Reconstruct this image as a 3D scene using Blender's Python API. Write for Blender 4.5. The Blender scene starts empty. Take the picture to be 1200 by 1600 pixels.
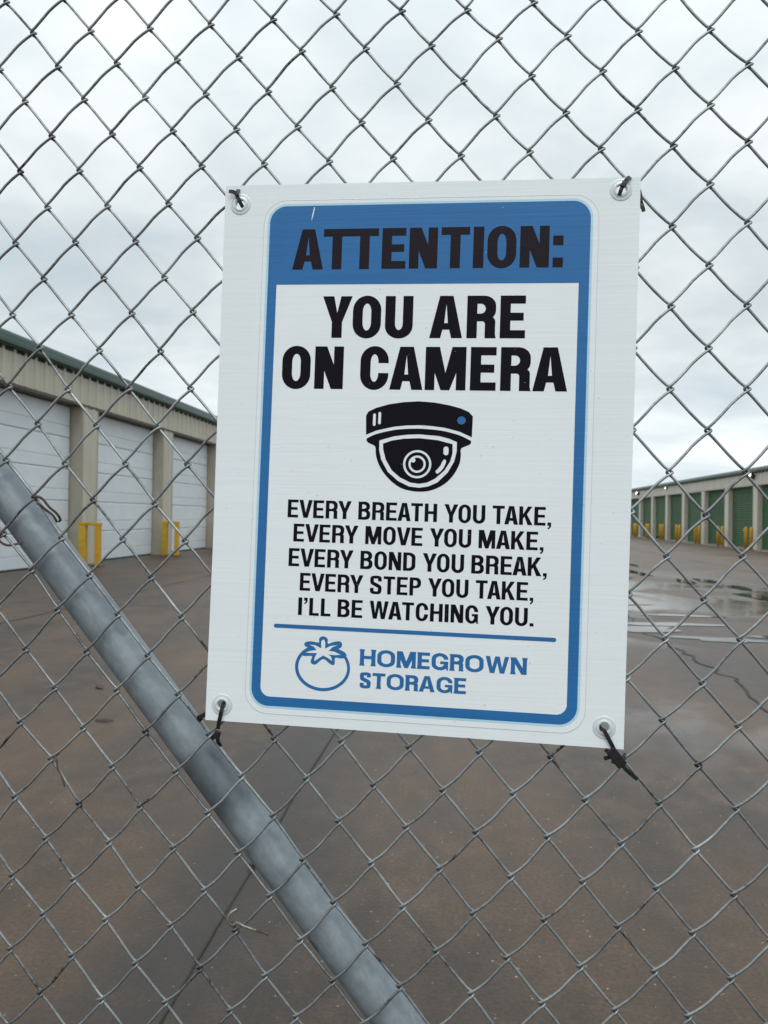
import bpy, math, random
from mathutils import Vector, Matrix, noise, geometry
C = bpy.context.scene.collection
sc = bpy.context.scene
rnd = random.Random(7)
PI = math.pi

# ------------------------------------------------------------------ camera
cam_d = bpy.data.cameras.new('camera')
cam = bpy.data.objects.new('camera', cam_d); C.objects.link(cam)
cR = Vector((0.9999025, -0.000078, 0.013962)); cU = Vector((-0.0139622, -0.0055845, 0.999887)); cF = Vector((0, 0.9999844, 0.005585))
mw = Matrix((cR, cU, -cF)).transposed().to_4x4(); mw.translation = Vector((0, 0, .98))
cam.matrix_world = mw
cam_d.sensor_fit = 'VERTICAL'; cam_d.sensor_height = 32; cam_d.sensor_width = 24; cam_d.lens = 25
cam_d.clip_start = .02; cam_d.clip_end = 2000
cam_d.dof.use_dof = True; cam_d.dof.focus_distance = .89; cam_d.dof.aperture_fstop = 13
sc.camera = cam

# ------------------------------------------------------------------ world: overcast sky, soft sun
SUN_EL, SUN_AZ = 55, 178          # azimuth clockwise from +Y
W = bpy.data.worlds.new('World'); sc.world = W; W.use_nodes = True
nt = W.node_tree; nt.nodes.clear()
def N_(t, tree=None, **k):
    n = (tree or nt).nodes.new(t)
    for a, b in k.items(): setattr(n, a, b)
    return n
sky = N_('ShaderNodeTexSky', sky_type='NISHITA'); sky.sun_disc = False
sky.sun_elevation = math.radians(SUN_EL); sky.sun_rotation = math.radians(SUN_AZ); sky.dust_density = 3
tc = N_('ShaderNodeTexCoord')
sep = N_('ShaderNodeSeparateXYZ'); nt.links.new(tc.outputs['Generated'], sep.inputs[0])
def M_(op, a, b=None, tree=None, c=None, clamp=False):
    t = tree or nt
    n = t.nodes.new('ShaderNodeMath'); n.operation = op; n.use_clamp = clamp
    for i, x in enumerate((a, b, c)):
        if x is None: continue
        if hasattr(x, 'links'): t.links.new(x, n.inputs[i])
        else: n.inputs[i].default_value = x
    return n.outputs[0]
zc = M_('ADD', M_('MAXIMUM', sep.outputs[2], 0.0), 0.22)
comb = N_('ShaderNodeCombineXYZ')
nt.links.new(M_('DIVIDE', sep.outputs[0], zc), comb.inputs[0])
nt.links.new(M_('DIVIDE', sep.outputs[1], zc), comb.inputs[1])
comb.inputs[2].default_value = 1.7
n1 = N_('ShaderNodeTexNoise'); n1.inputs['Scale'].default_value = 1.05; n1.inputs['Detail'].default_value = 5; n1.inputs['Roughness'].default_value = .5
n2 = N_('ShaderNodeTexNoise'); n2.inputs['Scale'].default_value = 3.1; n2.inputs['Detail'].default_value = 6; n2.inputs['Roughness'].default_value = .55; n2.inputs['Distortion'].default_value = .3
nt.links.new(comb.outputs[0], n1.inputs['Vector']); nt.links.new(comb.outputs[0], n2.inputs['Vector'])
mixv = M_('ADD', M_('MULTIPLY', n1.outputs['Fac'], .65), M_('MULTIPLY', n2.outputs['Fac'], .35))
ramp = N_('ShaderNodeValToRGB'); nt.links.new(mixv, ramp.inputs[0])
e = ramp.color_ramp.elements
e[0].position = .37; e[0].color = (.55, .64, .695, 1)
e[1].position = .61; e[1].color = (.885, .925, .94, 1)
m_ = e.new(.48); m_.color = (.69, .76, .79, 1)
# an overcast sky is brighter towards the zenith
zen = M_('MULTIPLY_ADD', M_('POWER', M_('MAXIMUM', sep.outputs[2], 0.0), 2.2), 10.0, c=9.7)
hz = N_('ShaderNodeMapRange', interpolation_type='SMOOTHSTEP'); nt.links.new(sep.outputs[2], hz.inputs[0])
hz.inputs[1].default_value = .26; hz.inputs[2].default_value = .05; hz.inputs[3].default_value = 1.; hz.inputs[4].default_value = 1.27
zen = M_('MULTIPLY', zen, hz.outputs[0])
vm = N_('ShaderNodeVectorMath', operation='SCALE'); nt.links.new(ramp.outputs[0], vm.inputs[0]); nt.links.new(zen, vm.inputs['Scale'])
mx = N_('ShaderNodeMix', data_type='RGBA'); mx.inputs[0].default_value = .97
nt.links.new(sky.outputs[0], mx.inputs[6]); nt.links.new(vm.outputs[0], mx.inputs[7])
bg = N_('ShaderNodeBackground'); bg.inputs[1].default_value = .1
nt.links.new(mx.outputs[2], bg.inputs[0])
wo = N_('ShaderNodeOutputWorld'); nt.links.new(bg.outputs[0], wo.inputs[0])

sun_d = bpy.data.lights.new('sun', 'SUN'); sun_d.energy = 1.3; sun_d.angle = math.radians(40); sun_d.color = (1, .97, .93)
sun = bpy.data.objects.new('sun', sun_d); C.objects.link(sun)
az, el = math.radians(SUN_AZ), math.radians(SUN_EL)
sdir = Vector((math.sin(az)*math.cos(el), math.cos(az)*math.cos(el), math.sin(el)))
sun.rotation_euler = sdir.to_track_quat('Z', 'Y').to_euler(); sun.location = (0, -3, 8)
sc.view_settings.view_transform = 'Standard'; sc.view_settings.look = 'None'
sc.view_settings.exposure = 0; sc.view_settings.gamma = 1

# ------------------------------------------------------------------ materials
def mat(name, col, rough=.6, metal=0., spec=.5, nscale=None, namt=.15, bump=0., bscale=80., coords='Object', stretch=(1,1,1)):
    m = bpy.data.materials.new(name); m.use_nodes = True; t = m.node_tree; b = t.nodes['Principled BSDF']
    b.inputs['Base Color'].default_value = (*col, 1); b.inputs['Roughness'].default_value = rough
    b.inputs['Metallic'].default_value = metal; b.inputs['Specular IOR Level'].default_value = spec
    tcn = t.nodes.new('ShaderNodeTexCoord'); mp = t.nodes.new('ShaderNodeMapping'); mp.inputs['Scale'].default_value = stretch
    t.links.new(tcn.outputs[coords], mp.inputs[0])
    if nscale:
        n = t.nodes.new('ShaderNodeTexNoise'); n.inputs['Scale'].default_value = nscale; n.inputs['Detail'].default_value = 5; n.inputs['Roughness'].default_value = .6
        t.links.new(mp.outputs[0], n.inputs['Vector'])
        r = t.nodes.new('ShaderNodeValToRGB'); t.links.new(n.outputs['Fac'], r.inputs[0])
        r.color_ramp.elements[0].position = .3; r.color_ramp.elements[1].position = .7
        r.color_ramp.elements[0].color = (*[c*(1-namt) for c in col], 1); r.color_ramp.elements[1].color = (*[min(1, c*(1+namt)) for c in col], 1)
        t.links.new(r.outputs[0], b.inputs['Base Color'])
    if bump:
        n = t.nodes.new('ShaderNodeTexNoise'); n.inputs['Scale'].default_value = bscale; n.inputs['Detail'].default_value = 4
        t.links.new(mp.outputs[0], n.inputs['Vector'])
        bp = t.nodes.new('ShaderNodeBump'); bp.inputs['Strength'].default_value = bump; bp.inputs['Distance'].default_value = .002
        t.links.new(n.outputs['Fac'], bp.inputs['Height']); t.links.new(bp.outputs[0], b.inputs['Normal'])
    return m
def L_(t, a, b): t.links.new(a, b)
def ramp_(t, src, stops, interp='LINEAR'):
    r = t.nodes.new('ShaderNodeValToRGB'); r.color_ramp.interpolation = interp; L_(t, src, r.inputs[0])
    el_ = r.color_ramp.elements
    el_[0].position, el_[0].color = stops[0][0], (*stops[0][1], 1)
    el_[1].position, el_[1].color = stops[-1][0], (*stops[-1][1], 1)
    for p, c in stops[1:-1]:
        q = el_.new(p); q.color = (*c, 1)
    return r.outputs[0]
def noise_(t, vec, scale, detail=4, rough=.55, dist=0):
    n = t.nodes.new('ShaderNodeTexNoise'); n.inputs['Scale'].default_value = scale; n.inputs['Detail'].default_value = detail
    n.inputs['Roughness'].default_value = rough; n.inputs['Distortion'].default_value = dist; L_(t, vec, n.inputs['Vector']); return n.outputs['Fac']
def mapv(t, src, scale=(1,1,1), loc=(0,0,0), rot=(0,0,0)):
    m = t.nodes.new('ShaderNodeMapping'); m.inputs['Scale'].default_value = scale; m.inputs['Location'].default_value = loc; m.inputs['Rotation'].default_value = rot
    L_(t, src, m.inputs[0]); return m.outputs[0]

PHI = math.radians(5.715)
LD = Vector((math.sin(PHI), math.cos(PHI), 0)); LS = Vector((math.cos(PHI), -math.sin(PHI), 0))

def ground_mat():
    m = bpy.data.materials.new('wet_concrete'); m.use_nodes = True; t = m.node_tree; b = t.nodes['Principled BSDF']
    g = t.nodes.new('ShaderNodeTexCoord').outputs['Object']
    lane = mapv(t, g, rot=(0, 0, PHI))                         # x = across the lane, y = along it
    sp = t.nodes.new('ShaderNodeSeparateXYZ'); L_(t, lane, sp.inputs[0]); s, d = sp.outputs[0], sp.outputs[1]
    big = noise_(t, mapv(t, lane, (1, .55, 1)), .55, 4, .55, .4)
    mid = noise_(t, lane, 3.2, 6, .65)
    fine = noise_(t, lane, 95, 3, .7)
    mid2 = noise_(t, mapv(t, lane, (1, .6, 1)), 11, 5, .65)
    base0 = ramp_(t, M_('ADD', M_('MULTIPLY', mid, .55, t), M_('MULTIPLY', mid2, .45, t), t), [(.36, (.023, .0155, .0105)), (.5, (.044, .0295, .0195)), (.64, (.080, .054, .036))])
    bmx = t.nodes.new('ShaderNodeMix'); bmx.data_type = 'RGBA'; bmx.blend_type = 'MULTIPLY'; bmx.inputs[0].default_value = 1
    L_(t, base0, bmx.inputs[6]); L_(t, ramp_(t, big, [(.35, (.80,.80,.80)), (.62, (1.4,1.38,1.36))]), bmx.inputs[7])
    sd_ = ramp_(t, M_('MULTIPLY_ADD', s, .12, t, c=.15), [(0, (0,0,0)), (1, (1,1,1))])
    fmx = t.nodes.new('ShaderNodeMix'); fmx.data_type = 'RGBA'; L_(t, M_('MULTIPLY', sd_, ramp_(t, M_('MULTIPLY', d, .05, t), [(.2, (0,0,0)), (.9, (.8,.8,.8))]), t), fmx.inputs[0])  # paler far off on the right: grazing sky sheen put into the base colour
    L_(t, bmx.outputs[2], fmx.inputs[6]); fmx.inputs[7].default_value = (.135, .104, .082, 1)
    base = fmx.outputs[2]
    # brown-red dirt drifts
    mxa = t.nodes.new('ShaderNodeMix'); mxa.data_type = 'RGBA'
    L_(t, ramp_(t, noise_(t, mapv(t, lane, (1, .35, 1), (3, 1, 0)), 1.1, 3), [(.45, (0,0,0)), (.68, (1,1,1))]), mxa.inputs[0])
    L_(t, base, mxa.inputs[6]); mxa.inputs[7].default_value = (.086, .052, .029, 1)
    # fine grain and pale grit
    gr = t.nodes.new('ShaderNodeMix'); gr.data_type = 'RGBA'; gr.blend_type = 'MULTIPLY'; gr.inputs[0].default_value = 1
    L_(t, mxa.outputs[2], gr.inputs[6]); L_(t, ramp_(t, fine, [(.3, (.62,.62,.62)), (.7, (1.38,1.36,1.33))]), gr.inputs[7])
    vo = t.nodes.new('ShaderNodeTexVoronoi'); vo.inputs['Scale'].default_value = 38; L_(t, lane, vo.inputs['Vector'])
    spk = ramp_(t, vo.outputs['Distance'], [(.07, (1,1,1)), (.14, (0,0,0))])
    vsel = t.nodes.new('ShaderNodeSeparateColor'); L_(t, vo.outputs['Color'], vsel.inputs[0])
    sel = M_('MULTIPLY', M_('GREATER_THAN', vsel.outputs[0], .55, t), spk, t)
    gm = t.nodes.new('ShaderNodeMix'); gm.data_type = 'RGBA'; L_(t, sel, gm.inputs[0]); L_(t, gr.outputs[2], gm.inputs[6])
    L_(t, ramp_(t, vsel.outputs[1], [(0, (.34,.30,.22)), (.45, (.16,.12,.08)), (1, (.085,.045,.025))]), gm.inputs[7])
    # dark oily stain by the joint
    st = ramp_(t, M_('ABSOLUTE', M_('ADD', s, M_('MULTIPLY_ADD', mid, -.35, t, c=.80), t), tree=t), [(.03, (1,1,1)), (.36, (0,0,0))])
    st = M_('MULTIPLY', st, ramp_(t, noise_(t, mapv(t, lane, (1,.5,1)), 2.2, 3), [(.36, (.25,.25,.25)), (.58, (.8,.8,.8))]), t)
    dk = t.nodes.new('ShaderNodeMix'); dk.data_type = 'RGBA'; L_(t, st, dk.inputs[0]); L_(t, gm.outputs[2], dk.inputs[6]); dk.inputs[7].default_value = (.022, .019, .018, 1)
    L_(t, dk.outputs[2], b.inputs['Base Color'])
    # wetness: the right half of the lane holds a film of water
    right = ramp_(t, M_('MULTIPLY_ADD', s, .30, t, c=.0), [(0, (0,0,0)), (.45, (1,1,1))])
    right = M_('MULTIPLY', right, ramp_(t, M_('MULTIPLY', d, .05, t), [(.13, (.15,.15,.15)), (.2, (1,1,1)), (.62, (1,1,1)), (.84, (0,0,0))]), t)
    film = M_('MULTIPLY', right, ramp_(t, noise_(t, mapv(t, lane, (1.2, .75, 1), (1.3, .4, 0)), .62, 4, .5, .6), [(.45, (0,0,0)), (.53, (1,1,1))]), t)
    gap = ramp_(t, M_('MULTIPLY', M_('ADD', d, M_('MULTIPLY', mid, .8, t), t), .05, t), [(.222, (1,1,1)), (.245, (.08,.08,.08)), (.335, (.08,.08,.08)), (.36, (1,1,1))])
    film = M_('MULTIPLY', film, gap, t)
    rr = t.nodes.new('ShaderNodeMix'); rr.data_type = 'FLOAT'
    L_(t, film, rr.inputs[0]); L_(t, M_('MULTIPLY_ADD', mid, .25, t, c=.36), rr.inputs[2]); L_(t, M_('MULTIPLY_ADD', mid, .20, t, c=.02), rr.inputs[3])
    L_(t, rr.outputs[0], b.inputs['Roughness'])
    L_(t, M_('MULTIPLY_ADD', right, .15, t, c=.45), b.inputs['Specular IOR Level'])
    hb = M_('ADD', M_('MULTIPLY', fine, .55, t), M_('MULTIPLY', mid, .9, t), t)
    bp = t.nodes.new('ShaderNodeBump'); bp.inputs['Distance'].default_value = .003
    L_(t, M_('MULTIPLY_ADD', film, -.55, t, c=.62), bp.inputs['Strength']); L_(t, hb, bp.inputs['Height']); L_(t, bp.outputs[0], b.inputs['Normal'])
    return m
def wire_mat():
    m = bpy.data.materials.new('galvanised_wire'); m.use_nodes = True; t = m.node_tree; b = t.nodes['Principled BSDF']
    g = t.nodes.new('ShaderNodeTexCoord').outputs['Object']
    a = noise_(t, g, 16, 5, .6); f = noise_(t, g, 260, 3, .6)
    L_(t, ramp_(t, M_('ADD', M_('MULTIPLY', a, .72, t), M_('MULTIPLY', f, .28, t), t), [(.36, (.05,.042,.04)), (.42, (.18,.19,.195)), (.56, (.30,.325,.33)), (.70, (.45,.48,.49))]), b.inputs['Base Color'])
    b.inputs['Metallic'].default_value = .75; b.inputs['Roughness'].default_value = .45
    bp = t.nodes.new('ShaderNodeBump'); bp.inputs['Strength'].default_value = .5; bp.inputs['Distance'].default_value = .0004
    L_(t, f, bp.inputs['Height']); L_(t, bp.outputs[0], b.inputs['Normal'])
    return m
def pipe_mat():
    m = bpy.data.materials.new('galvanised_pipe'); m.use_nodes = True; t = m.node_tree; b = t.nodes['Principled BSDF']
    g = t.nodes.new('ShaderNodeTexCoord').outputs['Object']      # z runs along the pipe
    sp_ = noise_(t, mapv(t, g, (1, 1, .8)), 105, 4, .6, .2)       # zinc spangle
    st_ = noise_(t, mapv(t, g, (1, 1, .12)), 120, 4, .6)       # drawn streaks
    c1 = ramp_(t, M_('ADD', M_('MULTIPLY', sp_, .72, t), M_('MULTIPLY', st_, .28, t), t), [(.33, (.175,.212,.238)), (.5, (.215,.254,.278)), (.68, (.262,.302,.324))])
    # wet patches and spots are darker and glossier
    wet = ramp_(t, noise_(t, mapv(t, g, (1, 1, .35), (.2, .1, .63)), 9, 3, .5, .8), [(.57, (0,0,0)), (.59, (1,1,1))])
    vo = t.nodes.new('ShaderNodeTexVoronoi'); vo.inputs['Scale'].default_value = 17; L_(t, g, vo.inputs['Vector'])
    vs = t.nodes.new('ShaderNodeSeparateColor'); L_(t, vo.outputs['Color'], vs.inputs[0])
    spot = M_('MULTIPLY', M_('GREATER_THAN', vs.outputs[0], .74, t), ramp_(t, vo.outputs['Distance'], [(.17, (1,1,1)), (.22, (0,0,0))]), t)
    spz = t.nodes.new('ShaderNodeSeparateXYZ'); L_(t, g, spz.inputs[0])
    dz = M_('ABSOLUTE', M_('ADD', spz.outputs[2], -.775, t), tree=t)
    run = M_('MULTIPLY', ramp_(t, dz, [(.030, (1,1,1)), (.055, (0,0,0))]), ramp_(t, noise_(t, mapv(t, g, (1, 1, .45), (0, .3, .1)), 17, 3, .5, .4), [(.475, (0,0,0)), (.515, (1,1,1))]), t)
    w = M_('MAXIMUM', M_('MAXIMUM', M_('MULTIPLY', wet, .3, t), spot, t), M_('MULTIPLY', run, .75, t), t)
    mxx = t.nodes.new('ShaderNodeMix'); mxx.data_type = 'RGBA'; L_(t, M_('MULTIPLY', w, .75, t), mxx.inputs[0]); L_(t, c1, mxx.inputs[6]); mxx.inputs[7].default_value = (.045,.058,.07,1)
    L_(t, mxx.outputs[2], b.inputs['Base Color'])
    L_(t, M_('MULTIPLY_ADD', w, -.18, t, c=.55), b.inputs['Roughness'])
    b.inputs['Metallic'].default_value = .25
    bp = t.nodes.new('ShaderNodeBump'); bp.inputs['Strength'].default_value = .25; bp.inputs['Distance'].default_value = .0008
    b.inputs['Specular IOR Level'].default_value = .4
    L_(t, st_, bp.inputs['Height']); L_(t, bp.outputs[0], b.inputs['Normal'])
    return m
def print_mat(name, col, rough=.34, speck=False, spec=.3):
    """printed, laminated plastic: faint horizontal flutes of the board telegraph through"""
    m = bpy.data.materials.new(name); m.use_nodes = True; t = m.node_tree; b = t.nodes['Principled BSDF']
    g = t.nodes.new('ShaderNodeTexCoord').outputs['Object']
    fl = noise_(t, mapv(t, g, (3, 3, 150)), 2.2, 3, .6); fl2 = noise_(t, mapv(t, g, (14, 14, 560)), 1.5, 2, .5)
    bl = M_('ADD', M_('MULTIPLY', noise_(t, g, 9, 4, .5), .6, t), M_('MULTIPLY', noise_(t, mapv(t, g, (34, 34, 2.2)), 1, 4, .6), .4, t), t)
    k = .055 if speck else .14
    L_(t, ramp_(t, M_('ADD', M_('MULTIPLY', fl, .55, t), M_('MULTIPLY', bl, .45, t), t), [(.3, tuple(c*(1-k) for c in col)), (.7, tuple(min(1, c*(1+k*.45)) for c in col))]), b.inputs['Base Color'])
    b.inputs['Roughness'].default_value = rough
    bp = t.nodes.new('ShaderNodeBump'); bp.inputs['Strength'].default_value = .22; bp.inputs['Distance'].default_value = .0006
    b.inputs['Specular IOR Level'].default_value = spec
    L_(t, M_('ADD', fl, M_('MULTIPLY', fl2, .6, t), t), bp.inputs['Height']); L_(t, bp.outputs[0], b.inputs['Normal'])
    return m
MT = dict(
    ground=ground_mat(), wire=wire_mat(), pipe=pipe_mat(),
    board=print_mat('white_board', (.785, .845, .87), .45, True), film=print_mat('laminate_film', (.80, .85, .87), .30, True),
    halo=print_mat('pale_blue_print', (.46, .70, .84), .32), blue=print_mat('blue_print', (.022, .150, .385), .36),
    ink=print_mat('black_print', (.004, .0035, .008), .45, spec=.10), ink2=print_mat('black_print_on_blue', (.010, .006, .012), .45, spec=.15),
    white_print=print_mat('white_print', (.80, .815, .81), .30, True),
    rust=mat('rusty_wire', (.10, .075, .06), .7, .3, nscale=90, namt=.5), tie_w=mat('bright_tie_wire', (.27, .245, .20), .4, .6, nscale=120, namt=.4),
    nylon=mat('black_nylon', (.008, .008, .010), .38, bump=.2, bscale=300),
    clear=None,
    tan=mat('tan_metal_siding', (.49, .462, .375), .5, nscale=2.2, namt=.08, stretch=(1, 1, .25)), tan2=mat('tan_metal_trim', (.37, .345, .275), .5, nscale=4, namt=.08),
    cream=mat('cream_metal_siding', (.64, .625, .54), .5, nscale=2.5, namt=.08, stretch=(1, 1, .25)), cream2=mat('cream_metal_trim', (.52, .47, .41), .55, nscale=4, namt=.08),
    gtrim=mat('green_metal_trim', (.026, .068, .054), .42, nscale=3, namt=.18), gtrim2=mat('weathered_green_trim', (.10, .145, .125), .45, nscale=3, namt=.15),
    brown=mat('shaded_brown_trim', (.085, .068, .052), .6, nscale=5, namt=.2), dark=mat('dark_matte', (.03, .034, .032), .8, nscale=9, namt=.3),  # brown takes in shade under the header; dark also paints rib-gap shade
    white=mat('white_door_paint', (.68, .73, .76), .42, nscale=1.6, namt=.05, stretch=(1, 1, 3)), line=mat('door_seam', (.33, .36, .37), .6, nscale=5, namt=.1),
    green=mat('green_door_paint', (.040, .118, .048), .6, nscale=2.5, namt=.14), rubber=mat('black_rubber', (.015, .015, .015), .8, nscale=20, namt=.3),
    yellow=mat('yellow_paint', (.60, .325, .014), .42, nscale=7, namt=.16), yellow2=mat('faded_yellow_paint', (.50, .31, .02), .5, nscale=9, namt=.22), steel=mat('dull_steel', (.28, .29, .29), .45, .4, nscale=9, namt=.2),
    conc=mat('pale_concrete', (.34, .31, .27), .8, nscale=9, namt=.25), joint=mat('joint_filler', (.026, .021, .018), .75, nscale=20, namt=.4),
    crackm=mat('dark_crack', (.020, .014, .010), .6, nscale=20, namt=.4), patchm=mat('concrete_patch', (.060, .054, .046), .7, nscale=10, namt=.3),
    leaf=mat('dead_leaf', (.055, .035, .02), .6, nscale=40, namt=.4), weed=mat('weed_leaf', (.075, .10, .035), .6, nscale=30, namt=.3),
    grit=mat('pale_grit', (.36, .30, .22), .7, nscale=300, namt=.5), roofm=mat('roof_metal', (.30, .31, .30), .5, nscale=2, namt=.1),
)
def simple_glass(name, col, rough, trans, ior=1.45):
    m = bpy.data.materials.new(name); m.use_nodes = True; b = m.node_tree.nodes['Principled BSDF']
    b.inputs['Base Color'].default_value = (*col, 1); b.inputs['Roughness'].default_value = rough; b.inputs['Transmission Weight'].default_value = trans; b.inputs['IOR'].default_value = ior
    return m
for k_, amt in (('green', .22), ('white', .06), ('yellow', .2), ('yellow2', .2)):
    t = MT[k_].node_tree; b = t.nodes['Principled BSDF']; src = b.inputs['Base Color'].links[0].from_socket
    oi = t.nodes.new('ShaderNodeObjectInfo'); g_ = t.nodes.new('ShaderNodeTexCoord').outputs['Object']
    sx = t.nodes.new('ShaderNodeSeparateXYZ'); L_(t, g_, sx.inputs[0])
    hs = t.nodes.new('ShaderNodeHueSaturation'); L_(t, src, hs.inputs['Color']); L_(t, M_('MULTIPLY_ADD', oi.outputs['Random'], amt, t, c=1-amt/2), hs.inputs['Value'])
    if k_ in ('yellow', 'yellow2'):      # scuffed paint, dirty foot
        mz = t.nodes.new('ShaderNodeMix'); mz.data_type = 'RGBA'; L_(t, hs.outputs[0], mz.inputs[6]); mz.inputs[7].default_value = (.05, .035, .02, 1)
        nn = noise_(t, g_, 22, 5, .7)
        L_(t, M_('MAXIMUM', ramp_(t, M_('ADD', nn, M_('MULTIPLY', sx.outputs[2], -.9, t), t), [(.50, (0,0,0)), (.62, (.85,.85,.85))]), ramp_(t, nn, [(.64, (0,0,0)), (.67, (.8,.8,.8))]), t), mz.inputs[0]); L_(t, mz.outputs[2], b.inputs['Base Color'])
    else: L_(t, hs.outputs[0], b.inputs['Base Color'])
MT['clear'] = simple_glass('clear_plastic', (.74, .79, .81), .3, .25)
MT['drop'] = simple_glass('water_drop', (.97, .98, 1), .02, 1, 1.33)
MT['water'] = simple_glass('standing_water', (.035, .030, .022), .02, 0, 1.33); MT['water'].node_tree.nodes['Principled BSDF'].inputs['Specular IOR Level'].default_value = .5
m = bpy.data.materials.new('lit_lens'); m.use_nodes = True
b = m.node_tree.nodes['Principled BSDF']; b.inputs['Base Color'].default_value = (.9,.9,.9,1); b.inputs['Emission Color'].default_value = (1, .98, .94, 1); b.inputs['Emission Strength'].default_value = 5
MT['lens'] = m

# ------------------------------------------------------------------ helpers
class MB:
    def __init__(s): s.v = []; s.f = []
    def add(s, vs, fs):
        o = len(s.v); s.v += [tuple(v) for v in vs]; s.f += [tuple(i+o for i in f) for f in fs]; return s
    def box(s, x0, y0, z0, x1, y1, z1):
        return s.add([(x0,y0,z0),(x1,y0,z0),(x1,y1,z0),(x0,y1,z0),(x0,y0,z1),(x1,y0,z1),(x1,y1,z1),(x0,y1,z1)],
                     [(0,3,2,1),(4,5,6,7),(0,1,5,4),(1,2,6,5),(2,3,7,6),(3,0,4,7)])
    def extr(s, prof, a, b, axis='y', closed=True):
        """2D profile swept between a and b along an axis. prof in (x,z) for 'y', (x,y) for 'z'"""
        n = len(prof); P = lambda p, t: (p[0], t, p[1]) if axis == 'y' else (p[0], p[1], t)
        vs = [P(p, a) for p in prof] + [P(p, b) for p in prof]
        fs = [(i, (i+1) % n, n+(i+1) % n, n+i) for i in range(n if closed else n-1)]
        if closed: fs += [tuple(range(n-1, -1, -1)), tuple(range(n, 2*n))]
        return s.add(vs, fs)
    def tube(s, pts, r, n=8, cap=True):
        pts = [Vector(p) for p in pts]; m_ = len(pts); rs = r if isinstance(r, (list, tuple)) else [r]*m_
        T = [(pts[min(i+1, m_-1)]-pts[max(i-1, 0)]).normalized() for i in range(m_)]
        up = Vector((0, 0, 1)) if abs(T[0].z) < .9 else Vector((1, 0, 0))
        u = T[0].cross(up).normalized(); vs = []
        for i in range(m_):
            u = (u - T[i]*u.dot(T[i])).normalized(); w = T[i].cross(u)
            vs += [pts[i] + (u*math.cos(2*PI*k/n) + w*math.sin(2*PI*k/n))*rs[i] for k in range(n)]
        fs = [(i*n+k, i*n+(k+1) % n, (i+1)*n+(k+1) % n, (i+1)*n+k) for i in range(m_-1) for k in range(n)]
        if cap: fs += [tuple(range(n-1, -1, -1)), tuple(range((m_-1)*n, m_*n))]
        return s.add(vs, fs)
    def mesh(s, name, origin=None, smooth=False):
        me = bpy.data.meshes.new(name)
        vs = s.v if origin is None else [(v[0]-origin[0], v[1]-origin[1], v[2]-origin[2]) for v in s.v]
        me.from_pydata(vs, [], s.f); me.update()
        if smooth: me.polygons.foreach_set('use_smooth', [True]*len(me.polygons))
        return me
def obj(name, me, m=None, parent=None, loc=(0,0,0), rot=(0,0,0), bevel=0):
    if isinstance(me, MB): me = me.mesh(name)
    if m is not None and not me.materials: me.materials.append(MT[m] if isinstance(m, str) else m)
    o = bpy.data.objects.new(name, me); C.objects.link(o); o.location = loc; o.rotation_euler = rot
    if parent: o.parent = parent
    if bevel:
        b_ = o.modifiers.new('b', 'BEVEL'); b_.width = bevel; b_.segments = 2
    return o
def tag(o, label=None, cat=None, group=None, kind=None):
    for k, v in (('label', label), ('category', cat), ('group', group), ('kind', kind)):
        if v: o[k] = v
    return o
def empty(name, loc, rot=(0,0,0)):
    o = bpy.data.objects.new(name, None); C.objects.link(o); o.location = loc; o.rotation_euler = rot; o.empty_display_size = .1; return o
def copy_tree(o, parent=None):
    c = o.copy(); C.objects.link(c); c.parent = parent
    for ch in o.children: copy_tree(ch, c)
    return c
def lane(s, d, z=0): v = LS*s + LD*d; return Vector((v.x, v.y, z))
RZ = (0, 0, -PHI)

# ------------------------------------------------------------------ ground
g = MB(); R_ = 900
g.add([(-R_, -R_, 0), (R_, -R_, 0), (R_, R_, 0), (-R_, R_, 0)], [(0, 1, 2, 3)])
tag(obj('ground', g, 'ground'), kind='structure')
def strip(name, pts, w, z, m, kind='structure'):
    """ribbon on the ground following lane points, with a little irregular width"""
    b_ = MB(); vs = []; fs = []
    for i, (s, d) in enumerate(pts):
        a = pts[max(i-1, 0)]; c = pts[min(i+1, len(pts)-1)]; t = Vector((c[0]-a[0], c[1]-a[1], 0)).normalized(); n = Vector((-t.y, t.x, 0))
        ww = w*(.6+.8*rnd.random())/2
        for q in (-1, 1):
            p = lane(s+n.x*ww*q, d+n.y*ww*q, z); vs.append(p)
        if i: fs.append((2*i-2, 2*i-1, 2*i+1, 2*i))
    b_.add(vs, fs); return tag(obj(name, b_, m), kind=kind)
def wob(s0, d0, s1, d1, n, amp, rough=2.0):
    return [(s0+(s1-s0)*i/n + amp*noise.noise((i*rough, s0, 3)), d0+(d1-d0)*i/n + amp*.4*noise.noise((i*rough, 9, d0))) for i in range(n+1)]
strip('pavement_joint', wob(-.57, .2, -.565, 46, 260, .012, .3), .005, .004, 'joint')
strip('pavement_joint', wob(-4.0, .2, -4.0, 46, 160, .01, .3), .012, .004, 'joint')
strip('pavement_joint', wob(5.6, 8, 5.6, 60, 120, .01, .3), .012, .004, 'joint')
strip('pavement_joint', wob(-7, 8.2, 9.8, 8.2, 160, .01, .3), .010, .006, 'joint')
strip('pavement_joint', wob(-7, 19.5, 9.8, 19.5, 100, .01, .3), .012, .006, 'joint')
strip('pavement_crack', wob(1.45, 3.4, 1.68, 5.15, 30, .03, .37), .014, .004, 'crackm')
strip('pavement_crack', wob(1.68, 5.15, 1.60, 7.2, 42, .11, .31), .020, .004, 'crackm')
strip('pavement_crack', wob(1.60, 7.2, 1.78, 9.6, 34, .10, .4), .010, .004, 'crackm')
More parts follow.
